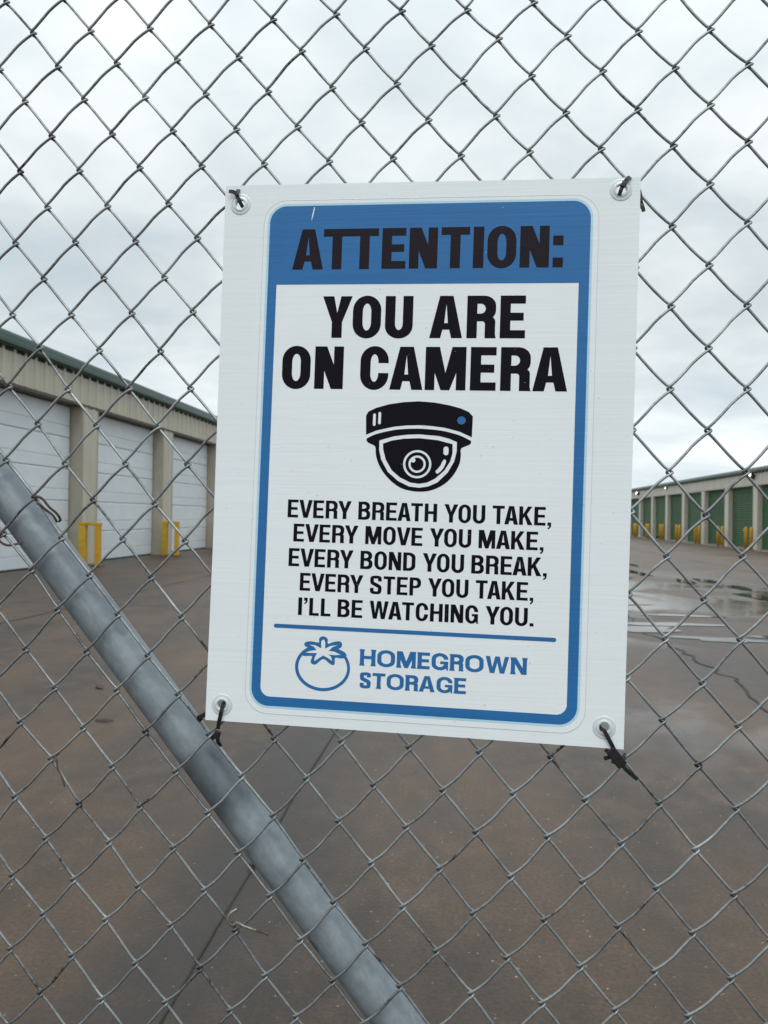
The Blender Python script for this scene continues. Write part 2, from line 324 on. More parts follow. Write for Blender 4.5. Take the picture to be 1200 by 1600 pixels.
def puddle(s, d, a, b, ang, seed, z=.005, m='water', n=44, jag=.35):
    b_ = MB(); vs = []
    for i in range(n):
        t = 2*PI*i/n; r = 1+jag*noise.noise((math.cos(t)*1.8, math.sin(t)*1.8, seed*5.3))*1.6 + .10*noise.noise((math.cos(t)*7, math.sin(t)*7, seed))
        x = a*r*math.cos(t); y = b*r*math.sin(t); c, q = math.cos(ang), math.sin(ang)
        vs.append(lane(s+x*c-y*q, d+x*q+y*c, z))
    vs.append(lane(s, d, z)); b_.add(vs, [(i, (i+1) % n, n) for i in range(n)])
    return tag(obj('puddle', b_, m), kind='structure')
for i, (s, d, a, b_, an) in enumerate([(3.86, 10.6, .16, .75, .22), (4.06, 12.2, .13, .62, .1), (3.95, 13.5, .14, .5, .05), (3.55, 13.3, .12, .5, -.1), (3.2, 15.2, .14, .8, .05),
        (3.0, 17.2, .2, 1.1, .0), (3.6, 18.4, .12, 1.2, .05), (2.6, 14.0, .25, .35, .3),
        (1.55, 7.35, .42, .22, .15), (2.15, 6.85, .36, .12, -.15), (2.9, 7.1, .5, .10, .05), (.9, 7.9, .5, .22, 0), (1.2, 8.9, .8, .12, 0), (1.9, 7.75, .5, .13, .1), (2.2, 8.5, .35, .09, -.1), (1.75, 9.6, .5, .14, .1)]):
    puddle(s, d, a, b_, an, i+1)
b_ = MB()
for i in range(420):                                       # small grit near the gate
    d = 1.3+3.2*rnd.random()**1.5; s = -1.2+3.2*rnd.random(); r = .0009+.0022*rnd.random()**2.2; p = lane(s, d, 0); h = r*.8
    k = rnd.random()*6
    vs = [p+Vector((r*math.cos(k+q*1.57)*(.7+.6*rnd.random()), r*math.sin(k+q*1.57), -.001)) for q in range(4)]+[p+Vector((0, 0, h))]
    b_.add(vs, [(0,1,4),(1,2,4),(2,3,4),(3,0,4)])
tag(obj('gravel', b_, 'grit'), 'pale grit scattered over the dark wet concrete', 'gravel', kind='stuff')
def leaf(s, d, ang, L, lab):
    b_ = MB(); n = 7; vs = []
    for i in range(n):
        t = i/(n-1); w = L*.17*math.sin(PI*t)**.8+.0005; z = .004+.006*math.sin(PI*t)
        vs += [(L*(t-.5), -w, z), (L*(t-.5), 0, z*.5), (L*(t-.5), w, z+.002)]
    fs = [q for i in range(n-1) for q in ((3*i, 3*i+3, 3*i+4, 3*i+1), (3*i+1, 3*i+4, 3*i+5, 3*i+2))]
    b_.add(vs, fs); o = obj('dead_leaf', b_, 'leaf', loc=lane(s, d, .001), rot=(0, 0, ang)); so = o.modifiers.new('s', 'SOLIDIFY'); so.thickness = .001
    tag(o, lab, 'leaf', 'dead leaves lying on the concrete')
leaf(-2.014, 4.294, -.9, .10, 'curled brown leaf on the concrete, the farther of two left of the brace pipe')
leaf(-1.668, 3.614, .05, .085, 'flat brown leaf on the concrete, the nearer of two left of the brace pipe')
wd = empty('weed', lane(-.575, 2.2, 0)); tag(wd, 'tiny green weed sprouting from the dark pavement joint', 'weed')
for i in range(9):
    a = i*2.4; L = .018+.014*rnd.random(); b_ = MB()
    p0 = Vector((rnd.uniform(-.01, .01), rnd.uniform(-.02, .02), 0)); dr = Vector((math.cos(a), math.sin(a), .9)).normalized(); sd = Vector((-math.sin(a), math.cos(a), 0))
    b_.add([p0, p0+dr*L*.5+sd*L*.2, p0+dr*L, p0+dr*L*.5-sd*L*.2], [(0, 1, 2, 3)])
    obj('leaf', b_, 'weed', wd)

# ------------------------------------------------------------------ buildings
def ribbed(b_, sgn, y0, y1, z0, z1, base, pitch=.317, rw=.045, rd=.024, phase=0):
    """vertical ribs of pressed siding; face looks towards sgn*x"""
    pts = [(base, y0)]; k = math.ceil((y0-phase)/pitch)
    while True:
        c = phase+k*pitch; k += 1
        if c+rw*1.3 > y1: break
        if c-rw*1.3 < y0: continue
        pts += [(base, c-rw), (base+sgn*rd, c-rw*.55), (base+sgn*rd, c+rw*.55), (base, c+rw)]
        m1 = c+pitch/2
        if m1+.03 < y1: pts += [(base, m1-.012), (base+sgn*.006, m1-.006), (base+sgn*.006, m1+.006), (base, m1+.012)]
    pts += [(base, y1)]
    bk = base-sgn*.03
    poly = pts + [(bk, y1), (bk, y0)]
    n = len(poly); vs = [(p[0], p[1], z0) for p in poly]+[(p[0], p[1], z1) for p in poly]
    fs = [(i, (i+1) % n, n+(i+1) % n, n+i) for i in range(n)]
    # strips close top and bottom edges
    for i in range(len(pts)-1):
        for o_ in (0, n):
            pass
    b_.add(vs, fs); return b_
def building(sgn, label, cat, wall_s, y0, opens, dw, door_top, eave, top, reveal, siding, trim, gut, door_fn, sill):
    """local x = across the lane, y = along it; the front wall faces sgn*x"""
    root = empty('storage_building', lane(wall_s, y0, 0), RZ); tag(root, label, cat)
    L = opens[-1]+dw+.63-y0
    B = lambda *a: MB().box(*a)
    dep = 8.0
    def bx(name, m, xa, ya, za, xb, yb, zb, parent=root, bevel=0):
        x_ = sorted((xa*sgn, xb*sgn)); return obj(name, B(x_[0], ya, za, x_[1], yb, zb), m, parent, bevel=bevel)
    # header above the doors
    hd = ribbed(MB(), sgn, 0, L, door_top+.004, eave, 0); obj('header_wall', hd, siding, root)
    bx('eave_shade_strip', 'dark', .0005, 0, eave-.045, .014, L, eave-.002)  # dark band: painted shade of the rib gaps under the eave, plus foam closures
    bx('header_trim', 'brown' if sill is False else trim, -reveal, .002, door_top-.045, .012, L-.002, door_top+.002)  # left trim's dark brown has the shade below the header painted in
    # pillars with their reveals
    edges = [0]+[o-y0 for o in opens]; ends = [o+dw-y0 for o in opens]+[L]
    pil = [(0, opens[0]-y0)]+[(opens[i]+dw-y0, opens[i+1]-y0) for i in range(len(opens)-1)]+[(opens[-1]+dw-y0, L)]
    for a, c in pil:
        w = obj('wall_pillar', ribbed(MB(), sgn, a+.03, c-.03, 0, door_top-.047, 0, phase=a+.11, pitch=.317), siding, root)
        bx('corner_trim', trim, -.03, a, 0, .008, a+.03, door_top-.047, w); bx('corner_trim', trim, -.03, c-.03, 0, .008, c, door_top-.047, w)
        bx('jamb', trim, -reveal-.03, a+.002, 0, -.03, a+.03, door_top-.047, w); bx('jamb', trim, -reveal-.03, c-.03, 0, -.03, c-.002, door_top-.047, w)
    for i, o in enumerate(opens): door_fn(root, sgn, o-y0, dw, door_top-.047, -reveal, i)
    # eave trim, roof, remaining walls
    rf_prof = [(0, eave+.03), (.10, eave-.01), (.14, eave+.02), (.15, top-.05), (.13, top-.01), (.02, top+.01), (-dep/2, top+.30), (-dep, top+.01), (-dep, top-.05), (-dep/2, top+.24), (0, top-.04)]
    rf = obj('roof', MB().extr([(p[0]*sgn, p[1]) for p in [(.012, top-.02), (.03, top), (-dep/2, top+.42), (-dep-.1, top), (-dep-.1, top-.04), (-dep/2, top+.36), (.0, top-.05)]], -.1, L+.1), 'roofm', root)
    obj('eave_trim', MB().extr([(p[0]*sgn, p[1]) for p in [(.004, eave), (.09, eave), (.13, eave+.035), (.135, eave+.09), (.12, eave+.105), (.12, top-.06), (.105, top-.015), (.034, top+.006), (.004, top-.03)]], -.12, L+.12), gut, rf)
    bx('end_wall', siding, -dep, -.03, 0, -.032, -.002, top-.05); bx('end_wall', siding, -dep, L+.002, 0, -.032, L+.03, top-.05); bx('back_wall', siding, -dep-.03, 0, 0, -dep-.002, L, top-.05)
    if sill: bx('sill', 'conc', -reveal+.02, .0, 0, .16, L, .022)
    return root

# white sectional doors: panels with two seams each, profile in (x,z)
def panel_mesh(H, sgn, w, bottom):
    g = .012
    cuts = [.285*.7] if not bottom else [.405*.5]
    pr = [(0, .004)]
    b_ = MB(); z0 = .004; z1 = H-.004; c = z0+.205
    prof = [(-.04, z0), (-.006, z0), (0, z0+.012), (0, c-.014), (-.012, c-.006), (-.012, c+.006), (0, c+.014), (0, z1-.018), (-.014, z1), (-.04, z1)]
    b_.extr([(p[0]*sgn, p[1]) for p in prof], 0, w); return b_.mesh('panel')
PM = {}
def sect_door(root, sgn, y, w, h, x, i):
    d = empty('door', (0, 0, 0)); d.parent = root; d.location = ((x)*sgn, y+.03, 0)
    ww = w-.06; H = (h-.02)/5
    if 's' not in PM: PM['s'] = panel_mesh(H, sgn, ww, False)
    obj('door_seam_backing', MB().box(*sorted((-.05*sgn, -.042*sgn))[:1], 0, .02, sorted((-.05*sgn, -.042*sgn))[1], ww, h), 'line', d)
    for k in range(5): obj('door_panel', PM['s'], 'white', d, loc=(0, 0, .02+k*H))
    xs = sorted((-.035*sgn, -.004*sgn)); obj('bottom_seal', MB().box(xs[0], .002, 0, xs[1], ww-.002, .021), 'rubber', d)
def roll_door(root, sgn, y, w, h, x, i):
    ww = w-.06; up = .14 if i == ODD else .0
    d = empty('door', (x*sgn, y+.03, 0)); d.parent = root
    if 'r' not in PM:
        n = int(h/.082); prof = []
        for k in range(n*6+1):
            z = .05+(h-.05)*k/(n*6); prof.append((.011*math.sin(2*PI*k/6)*sgn-.02*sgn, z))
        prof += [(-.05*sgn, h), (-.05*sgn, .05)]
        PM['r'] = MB().extr(prof, 0, ww).mesh('curtain')
        xs = sorted((-.045*sgn, .0)); PM['bb'] = MB().box(xs[0], .002, .022, xs[1], ww-.002, .052).mesh('bottom_bar')
    obj('curtain', PM['r'], 'green', d, loc=(0, 0, up)); obj('bottom_bar', PM['bb'], 'steel' if i != ODD else 'conc', d, loc=(0, 0, up))
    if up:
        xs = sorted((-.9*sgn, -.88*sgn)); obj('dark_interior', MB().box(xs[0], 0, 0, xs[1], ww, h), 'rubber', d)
    xs = sorted((-.008*sgn, .012*sgn)); obj('latch', MB().box(xs[0], ww*.5-.05, .62, xs[1], ww*.5+.05, .72), 'steel', d)
ODD = -1
LO = [14.91+4.01*k for k in range(-2, 7)]
lb = building(1, 'tan metal storage building on the left with white sectional doors and green eave', 'storage building', -7.10, LO[0]-.63, LO, 3.38, 2.996, 3.535, 3.765, .24, 'tan', 'tan2', 'gtrim', sect_door, False)
RO = [28.4+.46+3.03*k for k in range(-2, 9)]
ODD = 6
rb = building(-1, 'long low cream storage building on the right with green roll-up doors', 'storage building', 9.96, RO[0]-.46, RO, 2.57, 2.27, 2.68, 2.84, .13, 'cream', 'cream2', 'gtrim2', roll_door, True)

# U-shaped steel guards at the left building's pillars
def guard():
    r = empty('door_guard', (0, 0, 0), RZ)
    def post(x, w, dpt, h):
        o = obj('post', MB().box(x-w/2, -dpt/2, 0, x+w/2, dpt/2, h), 'yellow' if w < .1 else 'yellow2', r, bevel=.012); return o
    post(0, .13, .12, .742); post(.285, .095, .10, .742)
    obj('top_bar', MB().box(-.07, -.055, .7425, .335, .055, .80), 'yellow2', r, bevel=.01)
    for x in (0, .285): obj('base_plate', MB().box(x-.085, -.09, .0, x+.085, .09, .012), 'rubber', r)
    return r
gd = guard(); names = ['nearest', 'second', 'third', 'fourth', 'fifth', 'sixth', 'seventh', 'eighth']
spots = [LO[k]-.95 for k in range(1, 9)]
for i, d in enumerate(spots):
    o = gd if i == 0 else copy_tree(gd); o.location = lane(-6.90, d, 0)
    lab = {0: 'yellow steel guard left of the picture by the tan building, before its nearest pillar', 1: 'yellow U-shaped steel guard before the tan pillar between the first two white doors in view',
           2: 'smaller yellow U-shaped guard before the tan pillar beside the sign\'s left edge'}.get(i, '%s yellow U-shaped guard along the tan building, counted from the gate' % names[i])
    tag(o, lab, 'door guard', 'yellow guards along the left building')
# round yellow bollards in pairs along the right building
def bollard():
    b_ = MB(); n = 14; prof = [(0, 0), (.058, 0), (.058, .74), (.052, .765), (.035, .785), (0, .793)]
    vs = []; fs = []
    for j, (r, z) in enumerate(prof): vs += [(max(r, .0005)*math.cos(2*PI*k/n), max(r, .0005)*math.sin(2*PI*k/n), z) for k in range(n)]
    for j in range(len(prof)-1):
        for k in range(n): fs.append((j*n+k, j*n+(k+1) % n, (j+1)*n+(k+1) % n, (j+1)*n+k))
    r = empty('bollard', (0, 0, 0)); me = b_.add(vs, fs).mesh('post', smooth=True); obj('post', me, 'yellow', r)
    b2 = MB(); b2.tube([(0, 0, 0.001), (0, 0, .022)], .085, 14); obj('footing', b2, 'conc', r)
    return r
bo = bollard(); first = True; cnt = 0
where = ['beyond the right picture edge', 'at the first cream pillar from the right', 'at the second cream pillar from the right', 'at the third cream pillar from the right', 'at the fourth cream pillar from the right', 'at the fifth cream pillar from the right', 'at the sixth cream pillar from the right', 'at the seventh cream pillar from the right', 'at the eighth cream pillar from the right']
for i in range(9):
    dd = 28.4+3.03*(i-1)
    for j in (0, 1):
        o = bo if first else copy_tree(bo); first = False
        o.location = lane(9.70, dd-.16+j*.52, 0)
        tag(o, 'yellow bollard %s, %s of its pair' % (where[i], 'nearer' if j == 0 else 'farther'), 'bollard', 'yellow bollards along the right building')
# lit flood lights on the right building's header
def flood():
    r = empty('flood_light', (0, 0, 0), RZ)
    obj('housing', MB().box(-.16, -.13, -.08, -.02, .13, .08), 'dark', r, rot=(0, .5, 0), bevel=.01)
    b2 = MB(); b2.tube([(-.163, -.02, .0), (-.172, -.02, .0)], .085, 16); obj('lens', b2, 'lens', r, rot=(0, .35, -.0))
    obj('bracket', MB().box(-.03, -.03, -.05, .0, .03, .05), 'dark', r)
    return r
fl = flood()
for i, (d, z, lab) in enumerate([(28.75, 2.50, 'lit white flood light high on the cream wall near the right picture edge'), (46.9, 2.46, 'small lit flood light on the cream wall just right of the sign edge'), (40.6, 2.55, 'faint small flood light on the cream wall between two lit ones')]):
    o = fl if i == 0 else copy_tree(fl); o.location = lane(9.94, d, z); tag(o, lab, 'flood light', 'flood lights on the right building')
    if i == 2: o.scale = (.6, .6, .6)

# ------------------------------------------------------------------ fence plane (shared by gate and sign)
O = Vector((-0.18469, 0.91859, 1.35643)); EX = Vector((0.99116, -0.13142, -0.01809)); EY = Vector((-0.02148, -0.02444, -0.99947)); NV = Vector((-0.13091, -0.99103, 0.02704))
def SP(x, y, o=0.): return O + EX*x + EY*y + NV*o       # metres from the sign's top left corner; o towards the viewer
POLY3 = [[0.1537, 0.36225], [0.00258, 0.61715], [-0.00069, 0.00196], [-0.00431, -0.00856], [0.45744, -0.00458], [0.00222, 0.00138], [-0.00621, -0.00368], [0.00108, -0.00085], [-0.00248, 0.00228], [0.00189, 0.00122]]
NODES = {0:(-0.1,0.2),1001:(-0.9,-0.7),-999:(-1.8,-1.3),999:(0.8,0.3),-1001:(1.4,-0.8),2002:(-0.2,0.1),2:(-1.7,0.5),2000:(-0.2,-0.2),3003:(-0.8,-1.1),1003:(-0.8,0.5),3001:(0.6,-0.1),-997:(-1.3,-0.4),2999:(0.7,1.4),4004:(-0.4,0.1),2004:(-0.6,0.9),4002:(0.1,-0.8),4:(-0.9,1.1),4000:(-0.2,-0.9),5005:(-0.8,-1.6),3005:(-0.8,0.6),5003:(0.2,-0.4),1005:(-0.5,0.4),5001:(0.3,-0.4),-995:(-1.2,0.9),4999:(0.9,1.3),4006:(-0.8,0.7),2006:(-0.3,0.5),6002:(2,0.5),6:(-0.1,0.9),6000:(0.3,0.3),5007:(-2,-2.1),3007:(-0.9,-0.8),1007:(-0.5,0.7),7003:(-0.1,-0.2),7001:(0.5,0.4),-993:(0.4,0.6),6999:(1.5,0.1),4008:(-1.3,0.5),2008:(-0.9,-0.6),8:(-0.5,-3.7),8002:(-0,0.9),8000:(0.5,-2.8),5009:(-0.9,0.1),3009:(-0.1,0.5),1009:(-0.1,2.2),-991:(1,-0.3),9003:(0.9,-0.2),9001:(0.8,0),8999:(1.1,-1.2),4010:(-0.9,1),2010:(-0.1,0.8),10:(2.5,-0.2),10002:(-0.8,-0.7),10000:(0.2,-1),5011:(-0.8,0.3),3011:(-0.1,1),1011:(1.2,2.5),-989:(2.6,-0.2),11003:(-0.9,-0.7),11001:(0.1,-0.5),10999:(2,0.5),4012:(-0.1,2.7),2012:(0.2,0.3),12:(2.6,-0.9),12002:(-0.4,0.2),12000:(0,0.6),5013:(0.2,0.6),3013:(0.7,0.8),1013:(1.1,2.1),-987:(3.4,-0.8),13003:(-0.2,-0.2),13001:(-0.2,0.6),12999:(1.1,5),4014:(-0.8,-0.4),2014:(0,0.3),14:(3.7,-3.4),14002:(-0.4,-0.6),14000:(-0.4,-2.7),5015:(-0.5,-0.1),3015:(-1.2,0.3),1015:(0.3,-2.1),15003:(-0.4,-1.1),15001:(-0.6,-0.6),14999:(-0.7,1.9),4016:(-0.9,2.1),2016:(0.5,1),16:(1.1,1.7),16002:(-0.3,-0),16000:(-0.8,-0.3),5017:(-0.9,0.4),3017:(1,-0.3),1017:(1.1,0.7),17003:(0.3,-1.1),17001:(0.1,-1.2),4018:(-0.2,1),2018:(0.4,0.9),18:(-1.8,-0.6),18002:(0.2,0.6),18000:(-0.9,0.1),5019:(-0.2,0.3),3019:(-0.4,-0.9),1019:(0.3,-5.2),19003:(-0.1,-1),19001:(0.4,0.2),6020:(1.6,0.5),4020:(-2.6,-1.5),2020:(-0.8,0.6),20:(-4,-1.4),20004:(-0.1,-1),20002:(-0.7,-0.1),20000:(-2,3.4),7021:(1.1,-1.1),5021:(0.6,-1.4),7019:(1.3,0.4),3021:(-0.1,-1.7),1021:(-1.6,-0.4),21005:(0.4,-1.8),19005:(-0,-0.1),21003:(-0,-1.5),21001:(-0.4,0.8),8022:(1.5,-0.3),6022:(1.6,-0.1),8020:(1.5,-1.8),4022:(-0.7,1.7),8018:(-0.6,-0.2),2022:(-2.9,0.4),22:(-2.4,2),20006:(0.1,-0.9),9023:(0.8,1.7),7023:(1.5,-2.1),9021:(-0.3,0.6),5023:(1.8,-1),9019:(-0.2,-1.9),3023:(0.2,-1),1023:(-0.2,-0.5),21007:(0.7,-1.1),19007:(0,-0.9),10024:(1.1,0.3),8024:(0.4,1.5),10022:(-1.6,1.1),6024:(0.7,-0.4),10020:(-0.1,-1.1),4024:(-0,2.1),10018:(0,-1.7),2024:(-0.5,-0.1),24:(-0,-0.9),20008:(0.6,0.3),11023:(-1.7,-0.3),11021:(0.2,-1.4),5025:(0.1,-1.3),11019:(-0.3,0.5),3025:(0.3,2.9),1025:(1.6,2.5),21009:(1.6,-0),19009:(0.4,0.1),12024:(0,-1.4),12022:(-0.9,-0.3),12020:(-0.7,-0.1),12018:(-0.5,0.3),20010:(1.3,0.3),13023:(-0.1,0.3),13021:(-0.5,-1.5),13019:(-0,1),21011:(1.5,-0.1),19011:(1.1,1.2),14024:(1.4,-1),14022:(-0.2,0.1),14020:(-0.4,-0.4),14018:(0.2,0.8),20012:(0.8,1.8),15023:(0,0.4),15021:(0.3,0.9),15019:(-0.4,-0.7),21013:(-0.3,-0.1),19013:(0.2,2.3),16024:(1,1.6),16022:(-0.4,0.2),16020:(-0.6,-1),16018:(-0.2,1.3),20014:(0.3,2.1),17023:(1,2.2),17021:(-0.2,-0.2),17019:(-0.7,0.9),21015:(-0.8,-1.4),19015:(0.4,1.3),18024:(0.6,0.5),18022:(-0.1,0.1),18020:(-0.3,-0.1),20016:(0.6,2.1),19023:(0.6,-0.3),19021:(-0.9,0),19019:(-0.8,-1.2),21017:(-0.7,0.5),19017:(-0.3,-0.8),20024:(-1,-0.8),20022:(-0.8,-0.4),20020:(-1,0.4),20018:(-1.1,-0.2),21023:(1.1,-0.9),21021:(0.3,-0.3),21019:(-0.4,-2)}
P_CAP = [[171.1,283.0],[170.4,261.5],[173.0,256.9],[181.9,252.6],[195.4,248.6],[212.3,245.9],[229.1,244.8],[246.0,245.9],[262.8,248.8],[275.1,252.0],[284.0,255.8],[288.6,260.7],[288.2,283.6],[274.8,277.7],[258.0,273.5],[243.5,271.9],[230.0,271.2],[215.4,271.8],[201.9,273.4],[182.8,277.9]]
P_BODY = [[171.8,288.6],[173.4,285.7],[179.6,282.8],[196.5,278.0],[213.3,275.8],[230.2,275.1],[244.7,275.8],[258.1,277.4],[274.9,281.6],[285.0,285.6],[287.6,288.6],[285.7,291.9],[277.0,296.0],[276.9,302.7],[275.7,312.7],[269.7,325.1],[260.1,335.4],[247.0,342.4],[232.5,344.7],[215.6,342.4],[204.2,336.3],[193.7,326.4],[186.5,315.4],[182.9,304.7],[181.8,295.7],[174.2,291.9]]
P_RINGO = [[186.4,288.9],[202.3,284.1],[216.9,282.0],[230.4,281.3],[252.8,282.9],[264.0,285.7],[272.1,289.1],[272.2,299.5],[269.8,310.6],[263.0,323.0],[252.2,333.9],[242.4,338.6],[232.4,340.3],[221.1,339.2],[208.6,333.4],[196.9,323.6],[189.1,310.2],[186.4,299.0]]
P_RINGI = [[190.5,292.4],[200.2,288.8],[213.7,286.5],[230.5,285.6],[250.7,287.4],[267.5,291.5],[267.6,301.8],[265.3,310.7],[259.6,320.3],[249.9,329.5],[241.1,334.2],[232.2,335.9],[222.1,334.7],[210.7,329.4],[201.4,321.8],[194.2,310.1],[191.0,298.9]]
P_CALY = [[126.5,515.3],[126.7,511.4],[128.6,509.1],[131.2,508.3],[134.5,509.1],[136.6,511.6],[137.1,516.1],[143.3,513.8],[149.9,512.8],[152.6,514.6],[153.0,517.2],[151.5,519.9],[149.2,521.3],[155.6,524.2],[158.4,527.9],[155.9,530.9],[151.9,531.6],[145.7,531.2],[145.5,536.3],[144.6,539.0],[142.0,539.1],[138.9,537.4],[132.2,533.2],[125.1,538.8],[121.8,539.9],[118.7,538.5],[118.3,535.3],[119.4,530.7],[112.1,531.1],[108.8,530.6],[106.7,528.8],[108.5,525.4],[113.7,521.5],[111.0,520.1],[110.2,517.5],[112.2,515.4],[118.1,514.4]]
P_STAR = [[129.5,521.0],[129.2,513.9],[130.4,512.2],[131.7,511.8],[133.0,512.4],[133.8,514.3],[134.0,521.6],[140.2,518.2],[148.1,517.0],[142.2,519.7],[138.1,523.9],[144.4,524.4],[152.1,527.6],[145.2,528.3],[137.9,528.0],[141.0,530.1],[142.5,534.9],[138.1,532.2],[132.0,529.3],[127.5,532.5],[122.3,536.2],[122.5,532.4],[124.9,527.1],[120.6,527.3],[111.6,527.3],[117.2,524.9],[124.2,523.8],[121.7,520.5],[115.9,518.2],[122.9,518.5],[128.4,521.1]]

def gpoly(u, v):
    uu = (u-10)/12; vv = (v-12)/14; uc = max(-1., min(1., uu)); vc = max(-1., min(.95, vv)); k = 0; x = y = 0.
    for i in range(4):
        for j in range(4-i):
            t = uc**i*vc**j; x += POLY3[k][0]*t; y += POLY3[k][1]*t; k += 1
    return x+(uu-uc)*.4535, y+(vv-vc)*.613
def node(u, v):
    x, y = gpoly(u, v); r = NODES.get(u*1000+v)
    if r is None: r = (1.1*noise.noise((u*1.7, v*1.3, 2)), 1.1*noise.noise((u*1.9, v*1.1, 7)))
    return x+r[0]*.001, y+r[1]*.001
U0, U1, V0, V1 = -9, 38, -9, 33
FO = -.009
gate = empty('chain_link_gate', SP(.2, 1.31, -.03)); gl = Vector(gate.location)
tag(gate, 'galvanised chain-link gate with a diagonal brace pipe across the lane', 'gate')
TAUB = [(0, -.072), (.018, -.062), (.04, -.025), (.07, .030), (.11, .088), (.18, .168), (.30, .295), (.42, .42), (.58, .58), (.72, .725), (.84, .848), (.90, .920), (.94, .985), (.965, 1.038), (.984, 1.066)]
TAU = [(0, -.078), (.018, -.070), (.04, -.042), (.065, .0), (.10, .055), (.16, .135), (.28, .275), (.42, .425), (.58, .575), (.72, .725), (.84, .865), (.90, .945), (.935, 1.0), (.96, 1.042), (.982, 1.070)]
WR = .00156
for k in range(U0, U1):
    pts = []
    for v in range(V0, V1):
        right = (k+v) % 2 != 0                      # turning point on the right column
        ua, ub = (k+1, k) if right else (k, k+1)
        xa, ya = node(ua, v); xb, yb = node(ub, v+1)
        front = right                               # '/' legs lie in front, '\\' legs behind
        if front: bow = -.0022+.0010*min(1., max(0., v/8))+.0034*max(0., min(1., (v-12)/7))
        else: bow = -.0024*max(0., min(1., (k-3)/10))*max(0., min(1., (13-v)/8))
        jit = .0006*noise.noise((k*2.1, v*1.9, 4))
        for t, f in (TAU if front else TAUB):
            x = xa+(xb-xa)*f; y = ya+(yb-ya)*t
            x += (bow+jit)*math.sin(PI*t); 
            if front: y += bow*.6*math.sin(PI*t)
            dz = min(1., t/.06, (1-t)/.06); dz = math.sin(dz*PI/2)*.0020*(1 if front else -1)
            pts.append(SP(x, y, FO+dz)-gl)
    b_ = MB(); b_.tube(pts, WR, 8); obj('chain_wire', b_.mesh('chain_wire', smooth=True), 'wire', gate)
# brace pipe: local z along the pipe
def pipe(name, a, b, r, m='pipe', n=40):
    a = Vector(a); b = Vector(b); L = (b-a).length; bb = MB(); seg = 60
    bb.tube([(0, 0, L*i/seg) for i in range(seg+1)], r, n); me = bb.mesh(name, smooth=True)
    o = obj(name, me, m, gate, loc=a-gl); o.rotation_mode = 'QUATERNION'; o.rotation_quaternion = (b-a).to_track_quat('Z', 'Y'); return o
pa = (-.2014, .4468); pb = (.1523, .8559); dx, dy = pb[0]-pa[0], pb[1]-pa[1]
PR = .0246; PO = FO-.0042-PR
def along(t): return SP(pa[0]+dx*t, pa[1]+dy*t, PO)
yb_ = 1.25; tb = (yb_-pa[1])/dy; ta = (-.50-pa[0])/dx
pipe('brace_pipe', along(ta), along(tb), PR)
xl, xr, yt = -.545, 1.195, -.545
pipe('frame_pipe', SP(xl, yt, PO), SP(xr, yt, PO), .024); pipe('frame_pipe', SP(xl, 1.27, PO), SP(xr, 1.27, PO), .024)
pipe('frame_pipe', SP(xl, 1.27, PO), SP(xl, yt, PO), .024); pipe('frame_pipe', SP(xr, 1.27, PO), SP(xr, yt, PO), .024)
# small tie wires
def tie(pts, r=.0016, m='wire'):
    P = [Vector(p) for p in pts]; out = []
    for i in range(len(P)-1):
        p0 = P[max(i-1, 0)]; p1 = P[i]; p2 = P[i+1]; p3 = P[min(i+2, len(P)-1)]
        for q in range(6):
            t = q/6; out.append(.5*((2*p1)+(p2-p0)*t+(2*p0-5*p1+4*p2-p3)*t*t+(3*p1-p0-3*p2+p3)*t**3))
    out.append(P[-1]); b_ = MB(); b_.tube([p-gl for p in out], r, 8); obj('tie_wire', b_.mesh('tie_wire', smooth=True), m, gate)
q = lambda x, y, o=0.: SP(x/1000, y/1000, FO+o/1000)
tie([q(-223, 368, -4), q(-224, 364, 3), q(-220, 362.5, 5), q(-214, 365, 2), q(-207, 375, -3), q(-202, 381, -9), q(-200.5, 388, -16), q(-205, 391, -22)], .0015, 'rust')
tie([q(-222, 371, -2), q(-217, 371, 4), q(-211, 377, 0), q(-205, 384, -7), q(-202, 392, -12)], .0014, 'rust')
tie([q(-262, 405, 3), q(-266, 412, 4), q(-264, 418, 2), q(-256, 421.5, 0), q(-248, 419.5, -6), q(-242, 417, -14)], .0015, 'rust')
tie([q(43.5, 818, 3), q(38, 821, 6), q(34.5, 827, 6), q(34.8, 833, 5), q(38.5, 837, 2), q(42, 836, -4)], .0016, 'tie_w')
tie([q(37, 835, -3), q(41, 841, -2), q(46, 845.5, 0)], .0017, 'rust')
tie([q(41, 836, -2), q(47, 834, 3), q(54, 835.3, 5), q(61, 837, 5), q(70, 840.5, 3)], .0015, 'tie_w')
tie([q(66, 839, 4), q(74, 841, 2), q(80, 843.5, 1)], .0016, 'rust')
tie([q(-183, 664, 3), q(-179, 667, 5), q(-178, 676, 4), q(-174, 686, 2), q(-170, 699, 0)], .0009, 'rust')
tie([q(-180, 662, -3), q(-184, 667, 4), q(-178, 670, 4)], .0009, 'rust')

